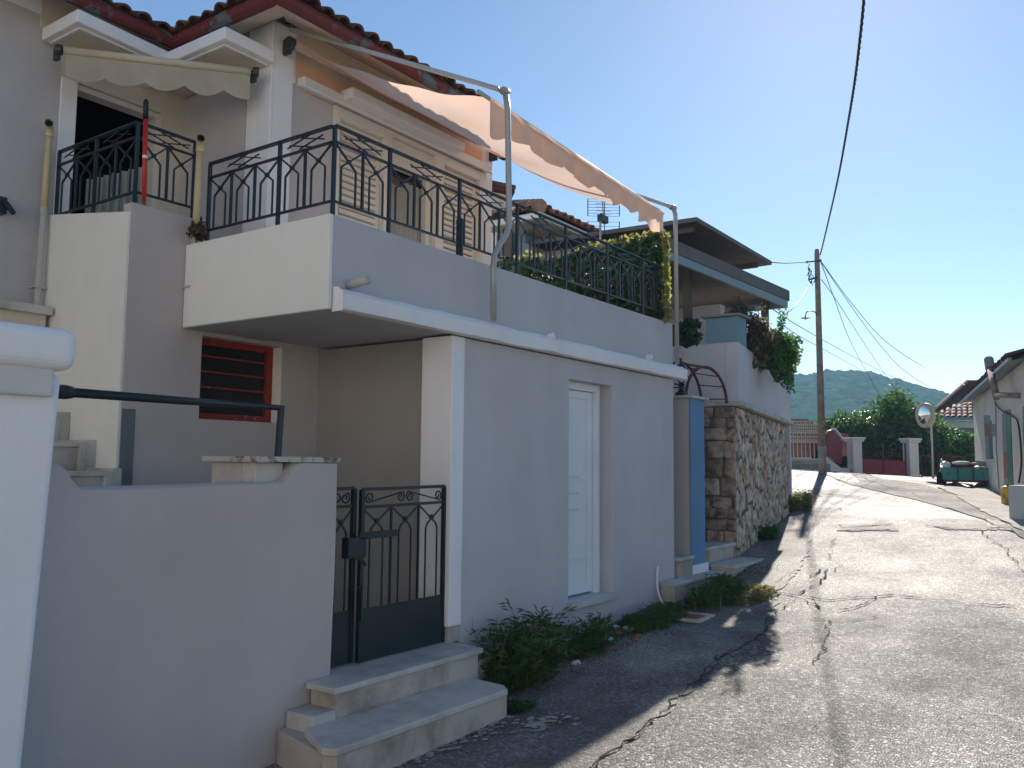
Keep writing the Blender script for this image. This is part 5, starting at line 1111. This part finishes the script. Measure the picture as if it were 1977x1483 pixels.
# gable end triangle
MB().add([(*ra,1.80),(*(ra+rn*2.5),2.75),(*(ra+rn*5),1.80)],[(0,1,2)]).build('gable',M['rightwall'],t)
wq([(1899,802),(1911,802),(1916,888),(1904,888)],.004,'window_surround',M['patch']); wq([(1908,812),(1914,812),(1917,886),(1911,886)],.006,'window',M['darkgreen']); wq([(1900,818),(1909,818),(1910,842),(1901,842)],.008,'brick_patch',M['brick'])
wq([(1912,820),(1921,818),(1922,842),(1915,843)],.010,'render_patch',M['patch'])
wq([(1934,800),(1941,794),(1948,940),(1938,935)],.004,'door_surround',M['patch']); wq([(1937,872),(1945,872),(1948,925),(1940,922)],.008,'brick_patch',M['brick'])
d_=wq([(1940,792),(1950,790),(1956,940),(1947,938)],.012,'door',M['darkgreen'],.03); wq([(1974,785),(1990,783),(1992,862),(1976,860)],.008,'shutter',M['darkgreen'])
wq([(1902,887),(1916,887),(1916,890),(1902,890)],.03,'window_sill',M['terracewhite'],.05)
MB().tube([WP(1922,775,.03),WP(1924,870,.03),WP(1929,945,.03)],.012,6).build('conduit',M['patch'],t)
# stove pipe
t2=thing('stove_pipe',WP(1922,770,.1),'dark rectangular stove chimney pipe bent out of the right-hand house wall','chimney')
e0=WP(1924,768,.30); e1=WP(1912,712,.30); e2=WP(1909,694,.30); MB().tube([e0,e1],.06,12).build('upright',M['wood'],t2,smooth=True); MB().tube([e1-np.array([0,0,.02]),e2],.085,10).build('cowl',M['wood'],t2); MB().tube([e0+np.array([0,0,.05]),WP(1968,764,.02)],.05,12).build('elbow_pipe',M['wood'],t2,smooth=True)
o=MB().tube(smooth_path([WP(1921,775,.06),WP(1926,785,.06),WP(1940,797,.05),WP(1955,804,.05),WP(1965,815,.05),WP(1970,850,.05),WP(1972,895,.05),WP(1967,932,.06)],6),.016,6).build('wall_cable',M['cable'],smooth=True); tag(o,'loose black cable looping down the right-hand house wall','cable')
# yellow drum + concrete stub
p=gpt(1948,975); g=G(*p); s_=np.linalg.norm(p)/13; t=thing('yellow_drum',(p[0],p[1],g),'dirty yellow plastic drum at the foot of the green door','drum')
MB().lathe([(.10,0),(.115,.02),(.12,.12),(.112,.14),(.12,.16),(.12,.28),(.10,.32),(.04,.33)],(p[0],p[1],g),14).build('body',M['yellow'],t,smooth=True); MB().lathe([(.035,.33),(.035,.36)],(p[0],p[1],g),10).build('cap',M['rust'],t)
p=gpt(1975,1005); g=G(*p); t=thing('concrete_stub',(p[0],p[1],g),'short whitish concrete gatepost stub at the right picture edge','post')
MB().prism([(p[0]-.05,p[1]+.17),(p[0]-.14,p[1]-.20),(p[0]+.30,p[1]-.32),(p[0]+.38,p[1]+.05)],g-.3,g+.50).build('block',M['whiteold'],t,bevel=.02,seg=3)
t=thing('bounce_fill_house',(-9,-1,-1.7),'plain cream house facing up the street from behind the viewer','house')  # unseen house added behind the camera to bounce warm sunlight onto shaded walls
CW=stucco('bounce_fill_plaster',(.68,.64,.57),.05)
MB().box(-15,-9,-1.9,-8,12,4.8).build('wall',CW,t,bevel=.02); MB().box(-15.4,-9.4,4.801,-7.6,12.4,4.95).build('roof',M['tile'],t,bevel=.02)
for y in (-5.5,-2.0,1.8,5.6,9.2):
    for z in (-.6,2.2):
        w_=MB().box(-7.999,y-.5,z,-7.95,y+.5,z+1.3).build('window_frame',M['white'],t,bevel=.01); MB().box(-7.949,y-.42,z+.08,-7.93,y+.42,z+1.22).build('shutter',M['darkgreen'],w_)
# =====================================================================
# WEEDS, RUBBLE, SMALL THINGS
# =====================================================================
def weeds(px,rad,h,nst,label,m=M['weed'],heads=8,leafs=26,size=.022,name='weed_clump'):
    p=gpt(*px); c=p; g=G(*c); t=thing(name,(c[0],c[1],g),label,'weeds','weeds along the foot of the walls'); mb=MB(); st=MB(); hd=MB()
    for k in range(nst):
        a=rng.random()*2*PI; r=rad[0]*math.sqrt(rng.random()); x,y=c[0]+r*math.cos(a),min(c[1]+r*rad[1]*math.sin(a),3.97 if c[0]<10.5 else 3.9+(c[0]-10.7)*.114+.1); hh=h*(.45+.6*rng.random())*(1-.35*r/rad[0]); z0=G(x,y)
        dx_,dy_=rng.normal(0,.12)*h,rng.normal(0,.12)*h-.05*h
        P=[np.array([x+dx_*s*s*1.5,min(y+dy_*s*s*1.5,3.985 if c[0]<8.7 else 4.0+max(0,c[0]-10.7)*.114),z0+hh*(s-.12*s*s)]) for s in np.linspace(0,1,7)]
        st.tube(P,[.004,.0035,.003,.003,.0025,.002,.0015],4,cap=False)
        idx=rng.random(leafs)*5.99; Q=[]; D=[]
        for q in idx:
            i=int(q); b1=P[i]+(P[i+1]-P[i])*(q-i); aa=rng.random()*2*PI; d=np.array([math.cos(aa),math.sin(aa),.5]); Q.append(b1+d*size*2.4); D.append(d)
        leaf_cloud(mb,Q,size*.50,8.,0,dirs=D,droop=1.4)
        if k<heads:
            e=P[-1]; aa=rng.random()*2*PI; hd.tube([e,e+np.array([.012*math.cos(aa),.012*math.sin(aa),.03]),e+np.array([.04*math.cos(aa),.04*math.sin(aa),.045])],[.004,.006,.002],5)
    bl=MB()
    for k in range(int(nst*.9)):
        a=rng.random()*2*PI; r=rad[0]*1.12*math.sqrt(rng.random()); x,y=c[0]+r*math.cos(a),min(c[1]+r*rad[1]*math.sin(a),3.965 if c[0]<8.7 else 3.98+max(0,c[0]-10.7)*.114); L=h*(.35+.75*rng.random()); z0=G(x,y); dd=rng.normal(0,.35,2)*L; wv=.0035+.003*rng.random(); pr=np.array([-dd[1],dd[0]]); pr=pr/(np.linalg.norm(pr)+1e-6)*wv
        P=[(x+dd[0]*q*q,min(y+dd[1]*q*q,3.985 if c[0]<8.7 else 9),z0+L*(q-.25*q*q*q)) for q in (0,.35,.7,1)]
        v=[]
        for i,p in enumerate(P): wq_=(1,.9,.6,.05)[i]; v+=[(p[0]-pr[0]*wq_,p[1]-pr[1]*wq_,p[2]),(p[0]+pr[0]*wq_,p[1]+pr[1]*wq_,p[2])]
        bl.add(v,[(0,1,3,2),(2,3,5,4),(4,5,7,6)],int(rng.random()<.35))
    bl.build('grass_blades',[m,M['dryweed']],t)
    mb.build('leaves',m,t); st.build('stems',M['weed'],t)
    if heads: hd.build('seed_heads',M['dryweed'],t)
weeds((1005,1320),(.36,.42),.66,140,'biggest bushy green weed clump right of the marble steps',heads=34,leafs=30,size=.024)
weeds((1135,1262),(.24,.45),.42,36,'airy weed tuft with seed heads below the white door',heads=16,leafs=24)
weeds((1262,1205),(.50,.35),.16,80,'low dense weeds in front of the grey wall corner',heads=0,leafs=26,size=.02)
weeds((1385,1165),(.48,.40),.32,60,'weeds growing in front of the neighbouring steps',heads=8,leafs=26,size=.022)
weeds((1450,1155),(.38,.5),.12,60,'dry flattened weeds at the crack beside the neighbouring steps',m=M['dryweed'],heads=0,leafs=20,size=.02)
weeds((1483,1042),(.14,.5),.24,40,'small dark weed at the foot of the stone wall',heads=0,leafs=22)
weeds((1540,985),(.30,.5),.40,70,'sunlit pale green weeds at the far end of the stone wall',m=M['dryweed'],heads=0,leafs=24,size=.03)
weeds((1000,1372),(.10,.6),.06,30,'tiny bright green tuft by the corner of the lower marble step',heads=0,leafs=20,size=.018)
# grass-like ground litter strip (dry leaves, grit) along the wall foot
n=5000; xs=5.1+5.2*rng.random(n); ys=np.clip(3.95-np.abs(rng.normal(0,.22,n)),2.9,3.97); mb=MB(); zz=gz(xs,ys)+.016+.012*rng.random(n); leaf_cloud(mb,np.stack([xs,ys,zz],1),.014,1.5,0); mb.build('dirt_litter',mat('leaf_litter',(.14,.10,.06),.9,.1,var=.5,vscale=40)); tag(bpy.data.objects['dirt_litter'],'scattered dry leaf litter and grit along the wall foot','litter',kind='stuff')
# loose grit over the asphalt edge
def stone(px,r,m,label,name='stone',flat=.6,cat='stone',grp='loose stones at the wall foot'):
    p=gpt(*px); z=G(*p); mb=MB(); n1,n2=10,7; v=[]; sd_=rng.random()*50
    for i in range(n2):
        th=PI*i/(n2-1)
        for j in range(n1):
            ph=2*PI*j/n1; k=1+.45*mnoise.noise((math.cos(ph)*1.6+sd_,math.sin(ph)*1.6,math.cos(th)*1.6)); v.append((p[0]+r*k*math.sin(th)*math.cos(ph)*1.25,p[1]+r*k*math.sin(th)*math.sin(ph),z+r*flat*.7+r*flat*k*math.cos(th)))
    mb.add(v,[(i*n1+j,i*n1+(j+1)%n1,(i+1)*n1+(j+1)%n1,(i+1)*n1+j) for i in range(n2-1) for j in range(n1)]); tag(mb.build(name,m),label,cat,grp)
for px,r,m,lab in (((1100,1268),.05,'whiteold','white rubble lump right behind the biggest weed clump'),((1112,1284),.035,'whiteold','small white pebble below the first rubble lump'),((1175,1240),.05,'whiteold','larger white rubble stone under the right end of the door sill'),
  ((1195,1228),.04,'brick','rusty brown stone beside the larger white rubble'),((1215,1220),.05,'marble','grey-white stone nearest the low dense weeds'),((1232,1232),.035,'brick','flat brown shard among the dry litter'),((1190,1214),.035,'whiteold','white stone touching the grey wall'),
  ((1335,1168),.07,'black','black lump at the foot of the neighbouring lower step'),((1320,1180),.05,'black','smaller black lump by the white hose')): stone(px,r,M[m],lab)
stone((1173,1257),.035,M['brick'],'orange brick chip lying in the shadow below the door',name='brick_chip',cat='brick chip',grp='brick chips on the ground'); stone((1003,1360),.04,M['brick'],'brown brick chip by the marble step corner',name='brick_chip',cat='brick chip',grp='brick chips on the ground')
# drain cover frame
p=gpt(1337,1195); g=G(*p)+.012; t=thing('drain_cover',(p[0],p[1],g),'small square concrete-rimmed drain cover beside the low weeds','drain cover')
MB().box(p[0]-.20,p[1]-.15,g-.01,p[0]+.20,p[1]-.11,g+.018).box(p[0]-.20,p[1]+.11,g-.01,p[0]+.20,p[1]+.15,g+.018).box(p[0]-.20,p[1]-.11,g-.01,p[0]-.16,p[1]+.11,g+.018).box(p[0]+.16,p[1]-.11,g-.01,p[0]+.20,p[1]+.11,g+.018).build('rim',M['marble'],t,bevel=.003); MB().box(p[0]-.159,p[1]-.109,g-.012,p[0]+.159,p[1]+.109,g+.006).build('lid',M['brick'],t)
# white hose at the wall corner
o=MB().tube(smooth_path([(8.27,3.975,-1.03),(8.235,3.965,-1.14),(8.225,3.955,-1.25),(8.25,3.93,-1.36),(8.29,3.88,-1.44)],6),.014,8).build('drain_hose',M['plasticwhite'],smooth=True); tag(o,'short white hose coming down the corner of the grey wall','hose')
# dark debris where tower, pipe and balcony meet
t=thing('bird_nest',(3.70,5.40,1.62),'dark clump of rags wedged by the pipe at the balcony corner','debris'); mb=MB(); leaf_cloud(mb,np.array([3.70,5.38,1.65])+rng.normal(0,.028,(160,3)),.03,2); mb.build('clump',M['trunk'],t)

# =====================================================================
# AIR
# =====================================================================
hm=bpy.data.materials.new('haze_air'); hm.use_nodes=True; N=hm.node_tree.nodes; N.remove(N['Principled BSDF']); pv=N.new('ShaderNodeVolumePrincipled'); pv.inputs['Color'].default_value=(.38,.68,1,1); pv.inputs['Density'].default_value=.00040; pv.inputs['Anisotropy'].default_value=.3
hm.node_tree.links.new(pv.outputs[0],N['Material Output'].inputs['Volume'])
o=MB().box(-600,-600,-6,640,600,75).build('haze',hm); o['kind']='stuff'; o['label']='thin bluish sea haze over the street and the hill'; o['category']='haze'
S.cycles.volume_bounces=1
